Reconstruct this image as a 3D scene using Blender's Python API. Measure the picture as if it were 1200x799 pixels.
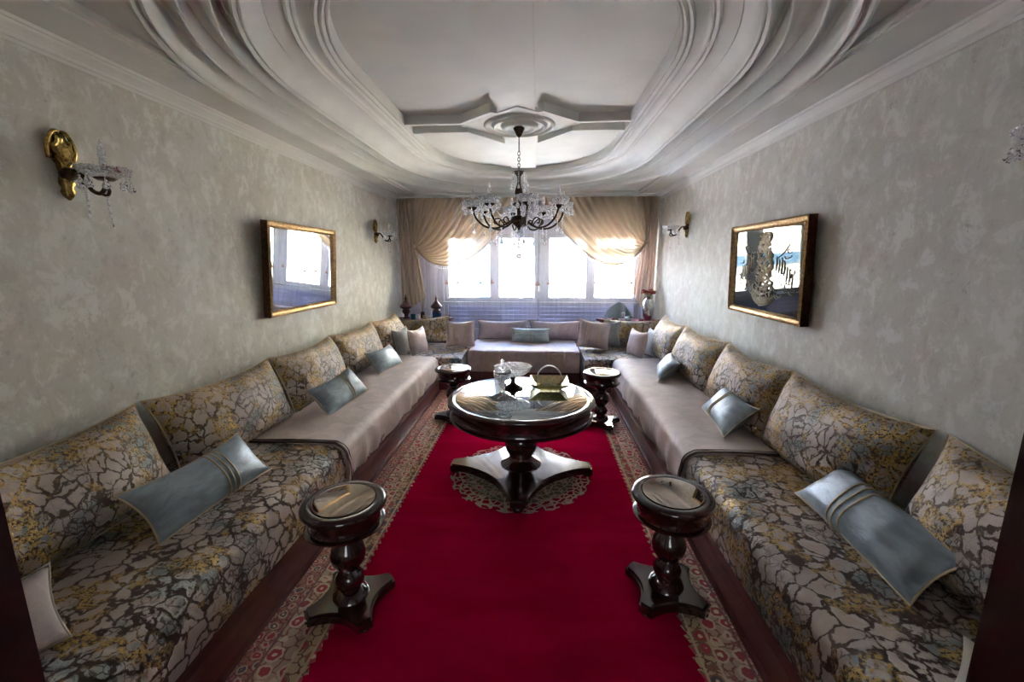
import bpy, bmesh, math, random
from mathutils import Vector, Matrix, noise
C = bpy.context.scene.collection
PI = math.pi
R = math.radians
random.seed(7)
for o in list(bpy.data.objects): bpy.data.objects.remove(o)

# ---------------------------------------------------------------- camera, world, light
cam = bpy.data.objects.new('camera', bpy.data.cameras.new('camera')); C.objects.link(cam)
cam.data.sensor_width = 36; cam.data.lens = 15.0; cam.data.clip_start = 0.02; cam.data.clip_end = 300
cr = Vector((0.99826534, 0.05887536, 0.0)); cu = Vector((-0.0108221, 0.18349487, 0.9829611)); cf = Vector((-0.05787219, 0.98125599, -0.18381372))
m3 = Matrix((cr, cu, -cf)).transposed()
cam.matrix_world = Matrix.Translation((0, 0, 1.6)) @ m3.to_4x4()
bpy.context.scene.camera = cam
vs = bpy.context.scene.view_settings
vs.view_transform = 'Standard'; vs.look = 'None'; vs.gamma = 1; vs.use_curve_mapping = False; vs.exposure = 2.55
w = bpy.data.worlds.new('sky'); bpy.context.scene.world = w; w.use_nodes = True
wn = w.node_tree; wn.nodes.clear()
sky = wn.nodes.new('ShaderNodeTexSky'); sky.sky_type = 'NISHITA'; sky.sun_disc = False; sky.sun_elevation = R(48); sky.sun_rotation = R(180); sky.air_density = 1.0; sky.dust_density = 1.5
bg = wn.nodes.new('ShaderNodeBackground'); bg.inputs['Strength'].default_value = 2.6
wo = wn.nodes.new('ShaderNodeOutputWorld')
wn.links.new(sky.outputs[0], bg.inputs[0]); wn.links.new(bg.outputs[0], wo.inputs[0])
sl = bpy.data.lights.new('sun', 'SUN'); sl.energy = 15; sl.angle = R(0.6); sl.color = (1, 0.98, 0.96)
so = bpy.data.objects.new('sun', sl); C.objects.link(so)
so.rotation_euler = Vector((0.25, 0.75, -0.85)).to_track_quat('-Z', 'Y').to_euler(); so.location = (0, -10, 20)
pl = bpy.data.lights.new('window_portal', 'AREA'); pl.shape = 'RECTANGLE'; pl.size = 3.2; pl.size_y = 1.3; pl.cycles.is_portal = True
po = bpy.data.objects.new('window_portal', pl); C.objects.link(po); po.location = (0.05, 7.16, 1.55); po.rotation_euler = (R(-90), 0, 0)

hl = bpy.data.lights.new('hall_fill_light', 'AREA'); hl.shape = 'RECTANGLE'; hl.size = 1.2; hl.size_y = 1.1; hl.energy = 4; hl.color = (.93, .96, 1)  # unseen fill light added in the hall to lift camera-facing surfaces
ho = bpy.data.objects.new('hall_fill_light', hl); C.objects.link(ho); ho.location = (0, -2.25, 1.6); ho.rotation_euler = (R(90), 0, 0)

# ---------------------------------------------------------------- node materials
class G:
    def __init__(s, name):
        s.m = bpy.data.materials.new(name); s.m.use_nodes = True; s.nt = s.m.node_tree; s.nt.nodes.clear()
        s.out = s.nt.nodes.new('ShaderNodeOutputMaterial')
    def n(s, t, **k):
        x = s.nt.nodes.new(t)
        for a, b in k.items(): setattr(x, a, b)
        return x
    def L(s, a, b):
        if isinstance(a, bpy.types.NodeSocket): s.nt.links.new(a, b)
        else: b.default_value = a
    def obj(s): return s.n('ShaderNodeTexCoord').outputs['Object']
    def mp(s, v, sc=(1, 1, 1), loc=(0, 0, 0), rot=(0, 0, 0)):
        x = s.n('ShaderNodeMapping'); s.L(v, x.inputs[0]); x.inputs['Scale'].default_value = sc; x.inputs['Location'].default_value = loc; x.inputs['Rotation'].default_value = rot
        return x.outputs[0]
    def noise(s, v, sc=5, det=3, rough=0.5, dist=0, col=False):
        x = s.n('ShaderNodeTexNoise'); s.L(v, x.inputs['Vector']); x.inputs['Scale'].default_value = sc; x.inputs['Detail'].default_value = det; x.inputs['Roughness'].default_value = rough; x.inputs['Distortion'].default_value = dist
        return x.outputs['Color' if col else 'Fac']
    def voro(s, v, sc=5, feat='F1', out='Distance', rnd=1):
        x = s.n('ShaderNodeTexVoronoi', feature=feat); s.L(v, x.inputs['Vector']); x.inputs['Scale'].default_value = sc; x.inputs['Randomness'].default_value = rnd
        return x.outputs[out]
    def M(s, op, a, b=0.0, c=None, clamp=False):
        x = s.n('ShaderNodeMath', operation=op); x.use_clamp = clamp; s.L(a, x.inputs[0]); s.L(b, x.inputs[1])
        if c is not None: s.L(c, x.inputs[2])
        return x.outputs[0]
    def sm(s, v, a, b, lo=0.0, hi=1.0):
        x = s.n('ShaderNodeMapRange', interpolation_type='SMOOTHSTEP'); s.L(v, x.inputs[0])
        for i, q in enumerate((a, b, lo, hi)): x.inputs[i + 1].default_value = q
        return x.outputs[0]
    def mix(s, f, a, b, bl='MIX'):
        x = s.n('ShaderNodeMix', data_type='RGBA', blend_type=bl); s.L(f, x.inputs[0])
        for q, i in ((a, 6), (b, 7)): s.L(q if isinstance(q, bpy.types.NodeSocket) else (*q, 1) if len(q) == 3 else q, x.inputs[i])
        return x.outputs[2]
    def warp(s, v, sc, amt, det=2):
        nz = s.noise(v, sc, det, col=True)
        a = s.n('ShaderNodeVectorMath', operation='SUBTRACT'); s.L(nz, a.inputs[0]); a.inputs[1].default_value = (.5, .5, .5)
        b = s.n('ShaderNodeVectorMath', operation='SCALE'); s.L(a.outputs[0], b.inputs[0]); b.inputs['Scale'].default_value = amt
        c = s.n('ShaderNodeVectorMath', operation='ADD'); s.L(v, c.inputs[0]); s.L(b.outputs[0], c.inputs[1])
        return c.outputs[0]
    def sep(s, v):
        x = s.n('ShaderNodeSeparateXYZ'); s.L(v, x.inputs[0]); return x.outputs
    def comb(s, a, b, c):
        x = s.n('ShaderNodeCombineXYZ'); s.L(a, x.inputs[0]); s.L(b, x.inputs[1]); s.L(c, x.inputs[2]); return x.outputs[0]
    def bump(s, h, st=0.3, d=0.01):
        x = s.n('ShaderNodeBump'); s.L(h, x.inputs['Height']); x.inputs['Strength'].default_value = st; x.inputs['Distance'].default_value = d; return x.outputs[0]
    def pbr(s, col, rough=0.5, metal=0.0, nrm=None, sheen=0, coat=0, spec=None, trans=0, ior=None, sheent=None, finish=True):
        p = s.n('ShaderNodeBsdfPrincipled'); s.p = p
        s.L(col if isinstance(col, bpy.types.NodeSocket) else (*col, 1), p.inputs['Base Color']); s.L(rough, p.inputs['Roughness']); s.L(metal, p.inputs['Metallic'])
        if nrm is not None: s.L(nrm, p.inputs['Normal'])
        if sheen: p.inputs['Sheen Weight'].default_value = sheen; p.inputs['Sheen Roughness'].default_value = .35
        if sheent: p.inputs['Sheen Tint'].default_value = (*sheent, 1)
        if coat: p.inputs['Coat Weight'].default_value = coat; p.inputs['Coat Roughness'].default_value = .06
        if spec is not None: p.inputs['Specular IOR Level'].default_value = spec
        if trans: p.inputs['Transmission Weight'].default_value = trans
        if ior: p.inputs['IOR'].default_value = ior
        if finish: s.nt.links.new(p.outputs[0], s.out.inputs[0])
        return s.m

def simple(name, col, rough=.5, metal=0, var=.12, nsc=20, **k):
    g = G(name); o = g.obj(); f = g.noise(o, nsc, 3)
    c = g.mix(g.M('MULTIPLY', f, var * 2), col, tuple(x * .45 for x in col))
    return g.pbr(c, rough, metal, g.bump(f, .08, .004), **k)

def m_plaster():
    g = G('marbled_plaster'); o = g.obj(); w1 = g.warp(o, 6, .06, 3)
    a = g.noise(o, 1.3, 4, .6); b = g.noise(g.mp(w1, (1, 1, .8)), 9, 7, .74, .3); c = g.noise(g.mp(g.warp(o, 14, .05), (1, 1, .7)), 22, 6, .75); d = g.noise(g.mp(o, loc=(4, 2, 9)), 2.6, 4, .6)
    col = g.mix(g.sm(a, .35, .65), (.64, .605, .54), (.70, .685, .62))
    col = g.mix(g.M('MULTIPLY', g.sm(b, .50, .60), .75), col, (.82, .81, .765))
    col = g.mix(g.M('MULTIPLY', g.sm(b, .46, .36), .6), col, (.56, .51, .46))
    col = g.mix(g.M('MULTIPLY', g.M('MULTIPLY', g.sm(c, .42, .33), g.sm(d, .45, .6)), .7), col, (.44, .40, .35))
    col = g.mix(g.M('MULTIPLY', g.sm(c, .58, .66), .4), col, (.84, .84, .82))
    h = g.M('ADD', g.M('MULTIPLY', b, .8), g.M('MULTIPLY', c, .5))
    rg = g.sm(b, .35, .65, .68, .52)
    return g.pbr(col, rg, 0, g.bump(h, .30, .010), spec=.35)

def m_white(name, col, rough=.55):
    g = G(name); o = g.obj(); f = g.noise(o, 3, 4); c = g.mix(g.sm(f, .35, .7), col, tuple(x * .93 for x in col))
    return g.pbr(c, rough, 0, g.bump(g.noise(o, 40, 2), .04, .003))

def m_wood(name, base, dark, rough=.22, coat=.6, sc=1.0, ax=(1, .12, 1)):
    g = G(name); o = g.mp(g.obj(), tuple(a * sc for a in ax)); w1 = g.warp(o, 3, .25)
    a = g.noise(w1, 14, 5, .6, .6); b = g.noise(w1, 60, 3)
    col = g.mix(g.sm(a, .35, .68), base, dark); col = g.mix(g.M('MULTIPLY', b, .25), col, dark)
    return g.pbr(col, rough, 0, g.bump(b, .05, .002), coat=coat)

def m_brocade(name, sc=1.0, gold=.5, base=(.30, .235, .20), lit_top=None):
    """marbled jacquard: round pale bubbles in a web of dark and gilt threads, with teal patches"""
    g = G(name); o = g.obj(); w1 = g.warp(g.warp(o, 4 * sc, .09 / sc, 2), 17 * sc, .075 / sc, 3)
    b1 = g.voro(w1, 10 * sc, 'F1'); e1 = g.voro(w1, 10 * sc, 'DISTANCE_TO_EDGE'); w2 = g.warp(o, 26 * sc, .035 / sc, 2); e2 = g.voro(w2, 22 * sc, 'DISTANCE_TO_EDGE')
    big = g.noise(o, 3.1 * sc, 3, .55); big2 = g.noise(g.mp(o, loc=(3, 7, 1)), 4.2 * sc, 3, .6); big3 = g.noise(g.mp(o, loc=(9, 2, 5)), 3.6 * sc, 3); fib = g.noise(o, 60 * sc, 3, .7)
    col = g.mix(g.sm(big, .35, .65), base, tuple(x * 1.3 for x in base))
    col = g.mix(g.M('MULTIPLY', g.sm(big3, .50, .62), .8), col, (.16, .215, .215))
    wid = g.M('MULTIPLY', g.sm(big2, .3, .7), .13)                       # thread width changes from place to place
    web = g.sm(g.M('SUBTRACT', g.M('ADD', e1, g.M('MULTIPLY', g.M('SUBTRACT', fib, .5), .12)), wid), .05, .0)
    fine = g.M('MULTIPLY', g.sm(g.M('ADD', e2, g.M('MULTIPLY', g.M('SUBTRACT', fib, .5), .2)), .10, .03), g.sm(big3, .44, .54))
    dark = g.M('MAXIMUM', g.M('MULTIPLY', web, .92), g.M('MULTIPLY', fine, .75))
    gm = g.sm(big2, .58 - .16 * gold, .66 - .14 * gold)
    if lit_top:
        z = g.sep(o)[2]; gm = g.M('MAXIMUM', gm, g.M('MULTIPLY', g.sm(z, lit_top[0], lit_top[1]), g.sm(g.M('ADD', big, g.M('MULTIPLY', g.noise(o, 9, 3), .4)), .50, .70)))  # extra gold towards the top: light on the cushion put into the colour
    col = g.mix(dark, col, (.045, .022, .014))
    gv = g.M('MULTIPLY', gm, g.M('MAXIMUM', g.M('MULTIPLY', g.sm(e1, .20, .06), g.sm(fib, .40, .56)), g.M('MULTIPLY', g.sm(e2, .22, .05), g.sm(fib, .45, .6))))
    pale = g.M('MULTIPLY', g.sm(big, .50, .62), g.M('MULTIPLY', g.sm(e1, .22, .15), g.sm(e1, .07, .13)))
    col = g.mix(g.M('MULTIPLY', pale, .7), col, (.55, .56, .53))
    col = g.mix(gv, col, (.56, .36, .12))
    h = g.M('ADD', g.M('ADD', gv, g.M('MULTIPLY', dark, -.7)), g.M('MULTIPLY', g.noise(o, 170 * sc, 2), .25))
    h = g.M('ADD', h, g.M('MULTIPLY', g.noise(g.mp(o, (1, 1, 1)), 8, 3), 2.4))
    return g.pbr(col, g.M('SUBTRACT', .50, g.M('MULTIPLY', gv, .18)), g.M('MULTIPLY', gv, .5), g.bump(h, .4, .008), spec=.35)

def m_velvet(name, col, sheen=.5, rough=.55, sc=4, str_=.5, st=(.9, .85, .85)):
    g = G(name); o = g.obj(); w1 = g.warp(o, sc, .3, 3); a = g.noise(w1, sc, 4, .6, .8); b = g.noise(o, 220, 2)
    c = g.mix(g.sm(a, .38, .66), col, tuple(x * .72 for x in col)); c = g.mix(g.M('MULTIPLY', g.sm(a, .52, .75), .35), c, tuple(min(1, x * 1.5) for x in col))
    return g.pbr(c, rough, 0, g.bump(g.M('ADD', a, g.M('MULTIPLY', b, .12)), str_, .012), sheen=sheen, sheent=st)

def m_satin(name, col):
    g = G(name); o = g.obj(); w1 = g.warp(o, 7, .08, 2); a = g.noise(g.mp(w1, (.8, 3, 3)), 7, 4, .55)
    c = g.mix(g.sm(a, .35, .65), col, tuple(x * .7 for x in col))
    return g.pbr(c, .42, .2, g.bump(a, .5, .016), sheen=.4, sheent=(.8, .9, 1))

def m_metal(name, col, rough=.3, dark=.4):
    g = G(name); o = g.obj(); f = g.noise(o, 50, 4, .6); c = g.mix(g.sm(f, .35, .7), col, tuple(x * dark for x in col))
    return g.pbr(c, rough, 1.0, g.bump(f, .25, .003))

def m_mirror(name, col=(.8, .8, .8), rough=.01):
    g = G(name); f = g.noise(g.obj(), 2, 2); return g.pbr(g.mix(f, col, tuple(x * .93 for x in col)), rough, 1.0)

def m_crystal(name='crystal', white=.58):
    g = G(name); gl = g.n('ShaderNodeBsdfGlass'); gl.inputs['IOR'].default_value = 1.5; gl.inputs['Color'].default_value = (.98, .98, 1, 1)
    gs = g.n('ShaderNodeBsdfGlossy'); gs.inputs['Roughness'].default_value = .12; gs.inputs['Color'].default_value = (1, 1, 1, 1)
    tr = g.n('ShaderNodeBsdfTranslucent'); tr.inputs['Color'].default_value = (.92, .93, .96, 1)
    f1 = g.noise(g.obj(), 90, 2); f2 = g.noise(g.mp(g.obj(), loc=(5, 3, 1)), 110, 2)  # noise patches of gloss and white put sparkle into the glass
    a = g.n('ShaderNodeMixShader'); g.L(g.sm(f1, .45, .55, .1, .75), a.inputs[0]); g.L(gl.outputs[0], a.inputs[1]); g.L(gs.outputs[0], a.inputs[2])
    b = g.n('ShaderNodeMixShader'); g.L(g.sm(f2, .42, .56, .02, white * 1.6), b.inputs[0]); g.L(a.outputs[0], b.inputs[1]); g.L(tr.outputs[0], b.inputs[2])
    g.nt.links.new(b.outputs[0], g.out.inputs[0]); return g.m

def m_pane():
    g = G('window_glass'); t = g.n('ShaderNodeBsdfTransparent'); t.inputs[0].default_value = (.95, .97, .98, 1); s = g.n('ShaderNodeBsdfGlossy'); s.inputs['Roughness'].default_value = .02
    f = g.n('ShaderNodeFresnel'); f.inputs[0].default_value = 1.3; mx = g.n('ShaderNodeMixShader'); g.L(f.outputs[0], mx.inputs[0]); g.L(t.outputs[0], mx.inputs[1]); g.L(s.outputs[0], mx.inputs[2])
    g.nt.links.new(mx.outputs[0], g.out.inputs[0]); return g.m

def m_sheer(name, col, transp, trl, vert=60):
    """thin weave: part see-through, part scattering"""
    g = G(name); o = g.obj(); f = g.noise(g.mp(o, (vert / 4, 1, .35)), 8, 3, .6)
    t = g.n('ShaderNodeBsdfTransparent'); d = g.n('ShaderNodeBsdfDiffuse'); tl = g.n('ShaderNodeBsdfTranslucent')
    c = g.mix(f, col, tuple(x * .8 for x in col)); g.L(c, d.inputs[0]); g.L(c, tl.inputs[0])
    a = g.n('ShaderNodeMixShader'); a.inputs[0].default_value = trl; g.L(d.outputs[0], a.inputs[1]); g.L(tl.outputs[0], a.inputs[2])
    b = g.n('ShaderNodeMixShader'); g.L(g.sm(f, .3, .7, 1 - transp - .08, min(1, 1 - transp + .08)), b.inputs[0]); g.L(t.outputs[0], b.inputs[1]); g.L(a.outputs[0], b.inputs[2])
    g.nt.links.new(b.outputs[0], g.out.inputs[0]); return g.m

# rug field: x from FX0 to FX1, y below FY1; medallion around MC
FX0, FX1, FY0, FY1 = -.895, .665, .75, 4.55
MC = (-.115, 3.0)
def m_rug():
    g = G('woven_rug'); o = g.obj(); x, y, z = g.sep(o)
    dx = g.M('MINIMUM', g.M('SUBTRACT', x, FX0), g.M('SUBTRACT', FX1, x)); dy = g.M('MINIMUM', g.M('SUBTRACT', y, FY0), g.M('SUBTRACT', FY1, y))
    d = g.M('MINIMUM', dx, dy)                                     # > 0 inside the red field
    along = g.M('ADD', x, y)
    tooth = g.M('MULTIPLY', g.M('ABSOLUTE', g.M('SUBTRACT', g.M('FRACT', g.M('MULTIPLY', along, 19)), .5)), .036)
    field = g.sm(g.M('SUBTRACT', d, tooth), .0, .0015)
    nz = g.noise(g.mp(o, (1, 3, 1)), 1.8, 4); fine = g.noise(o, 300, 2)
    red = g.mix(g.sm(nz, .3, .7), (.38, .002, .038), (.29, .0015, .026)); red = g.mix(g.M('MULTIPLY', fine, .3), red, (.25, .002, .02))
    # border bands
    bd = g.M('MULTIPLY', d, -1)
    w1 = g.warp(g.warp(o, 26, .022, 2), 70, .012, 2)
    def floral(sc, ground, petal, core, line):
        v = g.voro(w1, sc, 'F1', 'Distance', .55); vc = g.voro(w1, sc, 'F1', 'Color', .55)
        e = g.voro(w1, sc * 1.9, 'DISTANCE_TO_EDGE'); r = g.sep(vc)[0]
        c = g.mix(g.sm(e, .10, .04), ground, line)
        c = g.mix(g.sm(v, .46, .40), c, petal); c = g.mix(g.sm(v, .34, .30), c, g.mix(g.sm(r, .45, .5), core, (.30, .05, .07))); c = g.mix(g.sm(v, .16, .12), c, (.50, .42, .32))
        return c
    c1 = floral(13, (.36, .27, .19), (.18, .10, .08), (.075, .07, .09), (.12, .06, .05))
    c2 = floral(12, (.34, .25, .20), (.46, .37, .30), (.26, .06, .07), (.20, .08, .08))
    c3 = floral(20, (.28, .14, .12), (.40, .30, .24), (.10, .08, .10), (.15, .05, .06))
    col = g.mix(g.sm(bd, .075, .08), c1, c2); col = g.mix(g.sm(bd, .20, .205), col, c3)
    for p in (.012, .078, .2, .29):
        col = g.mix(g.M('MULTIPLY', g.sm(g.M('ABSOLUTE', g.M('SUBTRACT', bd, p)), .007, .004), .85), col, (.42, .33, .24) if p < .1 else (.14, .07, .08))
    col = g.mix(g.M('MULTIPLY', fine, .3), col, (.10, .06, .06)); col = g.mix(1.0, col, (1.6, 1.55, 1.45), 'MULTIPLY')
    # medallion
    mx_, my_ = g.M('SUBTRACT', x, MC[0]), g.M('SUBTRACT', y, MC[1])
    rr = g.M('SQRT', g.M('ADD', g.M('MULTIPLY', mx_, mx_), g.M('MULTIPLY', my_, my_))); th = g.M('ARCTAN2', my_, mx_)
    edge = g.M('ADD', .50, g.M('MULTIPLY', g.M('ABSOLUTE', g.M('SINE', g.M('MULTIPLY', th, 10))), .028))
    inside = g.sm(g.M('SUBTRACT', edge, rr), 0, .004)
    u = g.comb(g.M('MULTIPLY', th, 3.2), g.M('MULTIPLY', rr, 9), 0.0); uw = g.warp(u, 4, .18)
    v = g.voro(uw, 1.0, 'F1', 'Distance', .35); e = g.voro(uw, 2.6, 'DISTANCE_TO_EDGE')
    mc = g.mix(g.sm(e, .11, .05), (.16, .12, .09), (.44, .36, .27)); mc = g.mix(g.sm(v, .30, .26), mc, (.50, .34, .28)); mc = g.mix(g.sm(v, .15, .12), mc, (.45, .05, .08))
    outer = g.mix(g.sm(e, .15, .08), (.26, .01, .03), (.50, .40, .30)); mc = g.mix(g.sm(rr, .40, .42), mc, outer)
    redm = g.mix(inside, red, mc)
    col = g.mix(field, col, redm)
    h = g.M('ADD', fine, g.M('MULTIPLY', field, .5))
    return g.pbr(col, .9, 0, g.bump(h, .25, .004), spec=.0)

MAT = {}
MAT['plaster'] = m_plaster()
MAT['ceiling'] = m_white('painted_gypsum', (.80, .785, .745), .6)
MAT['paint'] = simple('plain_wall_paint', (.42, .38, .36), .7)
MAT['lilac'] = simple('lilac_wall_paint', (.66, .63, .74), .6)
MAT['floor'] = m_wood('floor_boards', (.12, .04, .035), (.06, .02, .02), .35, .3)
MAT['redwood'] = m_wood('reddish_stained_wood', (.15, .032, .026), (.07, .012, .012), .42, .12, 1.2)
MAT['mahog'] = m_wood('dark_mahogany', (.045, .014, .012), (.018, .006, .006), .16, .9, 1.5, (1, 1, .25))
MAT['jamb'] = m_wood('mahogany_door_frame', (.040, .008, .008), (.02, .004, .005), .4, .2, 1, (1, 1, .12))
MAT['tabmirror'] = m_mirror('smoked_mirror_glass', (.62, .68, .70), .012)
MAT['stoolmirror'] = m_mirror('bronze_mirror_glass', (.42, .36, .30), .02)
MAT['mirror'] = m_mirror('silvered_mirror', (.86, .87, .86), .006)
MAT['darkmirror'] = m_mirror('tinted_mirror', (.15, .14, .105), .012)
MAT['brocade'] = m_brocade('marbled_brocade', 1.35, .45, (.42, .34, .30))
MAT['brocade_c'] = m_brocade('gilded_marbled_brocade', 1.5, .7, (.40, .32, .28), lit_top=(.24, .42))
MAT['brocade_far'] = m_brocade('gilded_corner_brocade', 1.6, .9, (.46, .38, .34), lit_top=(.10, .28))
MAT['velvet'] = m_velvet('taupe_velvet', (.56, .46, .43), .45)
MAT['mauve'] = m_velvet('mauve_velvet', (.56, .45, .46), .4, .6, 6)
MAT['pink'] = m_velvet('dusty_pink_velvet', (.60, .49, .48), .6, .45, 5)
MAT['greyv'] = m_velvet('grey_velvet', (.36, .35, .35), .5, .5, 6)
MAT['satin'] = m_satin('slate_blue_satin', (.32, .39, .46))
MAT['satin_l'] = m_satin('pale_blue_satin', (.42, .50, .52))
MAT['braid'] = simple('gold_braid', (.62, .50, .30), .5, .2)
MAT['cream'] = simple('cream_braid', (.55, .50, .42), .7)
MAT['piping'] = simple('dark_piping', (.12, .075, .065), .6)
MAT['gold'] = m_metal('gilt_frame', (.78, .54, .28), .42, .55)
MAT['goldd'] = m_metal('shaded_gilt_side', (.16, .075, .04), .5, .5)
MAT['brass'] = m_metal('polished_brass', (.62, .42, .14), .22, .35)
MAT['gilt'] = simple('pale_gilt_relief', (.72, .64, .44), .5, .1)
MAT['basket'] = m_metal('pale_gilt_metal', (.80, .70, .42), .25, .6)
MAT['bronze'] = m_metal('aged_bronze', (.11, .07, .045), .35, .5)
MAT['silver'] = m_metal('bright_silver', (.75, .75, .76), .18, .6)
MAT['crystal'] = m_crystal()
MAT['bulb'] = m_crystal('clear_bulb_glass', .5)
MAT['frame'] = m_white('white_window_frame', (.50, .50, .52), .35)
MAT['pane'] = m_pane()
MAT['frosted'] = m_sheer('frosted_lower_glazing', (.56, .57, .68), .0, .60, 4)
MAT['sheer'] = m_sheer('white_voile', (.58, .58, .63), .74, .045)
MAT['swag'] = m_sheer('gold_beige_voile', (.70, .55, .40), .015, .17, 30)
MAT['drape'] = m_sheer('beige_satin_drape', (.70, .55, .44), .0, .16, 30)
MAT['trim'] = simple('drape_hem_braid', (.30, .17, .11), .6)
MAT['red'] = simple('crimson_cloth', (.20, .015, .03), .7)
MAT['ornament'] = simple('dark_red_ceramic', (.075, .025, .035), .3)
MAT['teal'] = simple('teal_glass', (.02, .14, .20), .15)
MAT['blue'] = simple('cobalt_glass', (.02, .08, .22), .15)
MAT['ceram'] = simple('white_porcelain', (.62, .62, .62), .25)
MAT['straw'] = simple('dried_straw', (.42, .33, .22), .8)
MAT['petal'] = simple('red_petals', (.32, .03, .04), .7)
MAT['orange'] = simple('orange_leaves', (.42, .14, .06), .7)
MAT['leaf'] = simple('dark_leaves', (.03, .05, .035), .6)
MAT['greycloth'] = simple('grey_blue_cloth', (.28, .34, .37), .8)
MAT['rug'] = m_rug()
MAT['facade'] = simple('white_render', (.60, .58, .57), .8, var=.06)
MAT['facade_y'] = simple('cream_render', (.56, .50, .36), .8, var=.06)
MAT['pinkshut'] = simple('pink_grille', (.06, .018, .018), .7)
MAT['skyblue'] = simple('sky_blue_paint', (.012, .045, .09), .6)
MAT['rail'] = simple('grey_railing', (.03, .03, .033), .5)
MAT['road'] = simple('pale_paving', (.74, .72, .68), .9)

# ---------------------------------------------------------------- mesh helpers
def mk(name, verts, faces, mat=None, parent=None, smooth=False, auto=None):
    me = bpy.data.meshes.new(name); me.from_pydata([tuple(v) for v in verts], [], faces); me.update()
    if smooth: me.polygons.foreach_set('use_smooth', [True] * len(me.polygons))
    if auto is not None:
        bm = bmesh.new(); bm.from_mesh(me)
        for e in bm.edges:
            if len(e.link_faces) == 2 and e.calc_face_angle(0) > auto: e.smooth = False
        bm.to_mesh(me); bm.free()
    if mat is not None: me.materials.append(MAT[mat] if isinstance(mat, str) else mat)
    o = bpy.data.objects.new(name, me); C.objects.link(o)
    if parent is not None: o.parent = parent
    return o
class MB:
    def __init__(s): s.v = []; s.f = []
    def add(s, v, f):
        n = len(s.v); s.v += [tuple(q) for q in v]; s.f += [tuple(i + n for i in q) for q in f]; return s
    def box(s, x0, x1, y0, y1, z0, z1):
        v = [(x0, y0, z0), (x1, y0, z0), (x1, y1, z0), (x0, y1, z0), (x0, y0, z1), (x1, y0, z1), (x1, y1, z1), (x0, y1, z1)]
        return s.add(v, [(0, 3, 2, 1), (4, 5, 6, 7), (0, 1, 5, 4), (1, 2, 6, 5), (2, 3, 7, 6), (3, 0, 4, 7)])
    def lathe(s, prof, c=(0, 0, 0), n=24, flute=None, ang0=0):
        v = []; f = []
        for (r, z) in prof:
            for k in range(n):
                a = ang0 + 2 * PI * k / n; rr = r * (1 + (flute[1] * math.cos(flute[0] * a) if flute else 0)); v.append((c[0] + rr * math.cos(a), c[1] + rr * math.sin(a), c[2] + z))
        for i in range(len(prof) - 1):
            for k in range(n): k2 = (k + 1) % n; f.append((i * n + k, i * n + k2, (i + 1) * n + k2, (i + 1) * n + k))
        f.append(tuple(range(n - 1, -1, -1))); f.append(tuple((len(prof) - 1) * n + k for k in range(n)))
        return s.add(v, f)
    def tube(s, pts, r, n=8, closed=False, flat=1.0):
        P = [Vector(p) for p in pts]; N = len(P); v = []; f = []; up = Vector((0, 0, 1))
        rs = r if isinstance(r, (list, tuple)) else [r] * N; pr = None
        for i in range(N):
            t = (P[(i + 1) % N] - P[i - 1]) if closed else (P[min(i + 1, N - 1)] - P[max(i - 1, 0)])
            t.normalize()
            if pr is None: a = t.cross(up); a = a if a.length > .1 else t.cross(Vector((1, 0, 0)))
            else: a = pr - t * pr.dot(t)
            a.normalize(); pr = a; b = t.cross(a)
            for k in range(n): q = 2 * PI * k / n; v.append(P[i] + (a * math.cos(q) + b * math.sin(q) * flat) * rs[i])
        for i in range(N if closed else N - 1):
            j = (i + 1) % N
            for k in range(n): k2 = (k + 1) % n; f.append((i * n + k, i * n + k2, j * n + k2, j * n + k))
        if not closed: f.append(tuple(range(n - 1, -1, -1))); f.append(tuple((N - 1) * n + k for k in range(n)))
        return s.add(v, f)
    def ball(s, c, r, n=8, m=6, sz=1.0):
        v = []; f = []
        for i in range(1, m):
            a = PI * i / m
            for k in range(n): q = 2 * PI * k / n; v.append((c[0] + r * math.sin(a) * math.cos(q), c[1] + r * math.sin(a) * math.sin(q), c[2] + r * sz * math.cos(a)))
        t = len(v); v += [(c[0], c[1], c[2] + r * sz), (c[0], c[1], c[2] - r * sz)]
        for i in range(m - 2):
            for k in range(n): k2 = (k + 1) % n; f.append((i * n + k, (i + 1) * n + k, (i + 1) * n + k2, i * n + k2))
        for k in range(n): k2 = (k + 1) % n; f.append((t, k, k2)); f.append((t + 1, (m - 2) * n + k2, (m - 2) * n + k))
        return s.add(v, f)
    def prism(s, poly, z0, z1):
        n = len(poly); v = [(x, y, z0) for x, y in poly] + [(x, y, z1) for x, y in poly]
        return s.add(v, [tuple(range(n - 1, -1, -1)), tuple(range(n, 2 * n))] + [(k, (k + 1) % n, n + (k + 1) % n, n + k) for k in range(n)])
    def grid(s, nu, nv, fn):
        v = [fn(i / nu, j / nv) for i in range(nu + 1) for j in range(nv + 1)]
        return s.add(v, [(i * (nv + 1) + j, (i + 1) * (nv + 1) + j, (i + 1) * (nv + 1) + j + 1, i * (nv + 1) + j + 1) for i in range(nu) for j in range(nv)])
    def b(s, name, mat, parent=None, smooth=False, auto=None): return mk(name, s.v, s.f, mat, parent, smooth or auto is not None, auto)
def bez(P, t):
    a, b, c, d = P; u = 1 - t; return tuple(u**3 * a[i] + 3 * u * u * t * b[i] + 3 * u * t * t * c[i] + t**3 * d[i] for i in range(len(a)))
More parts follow.
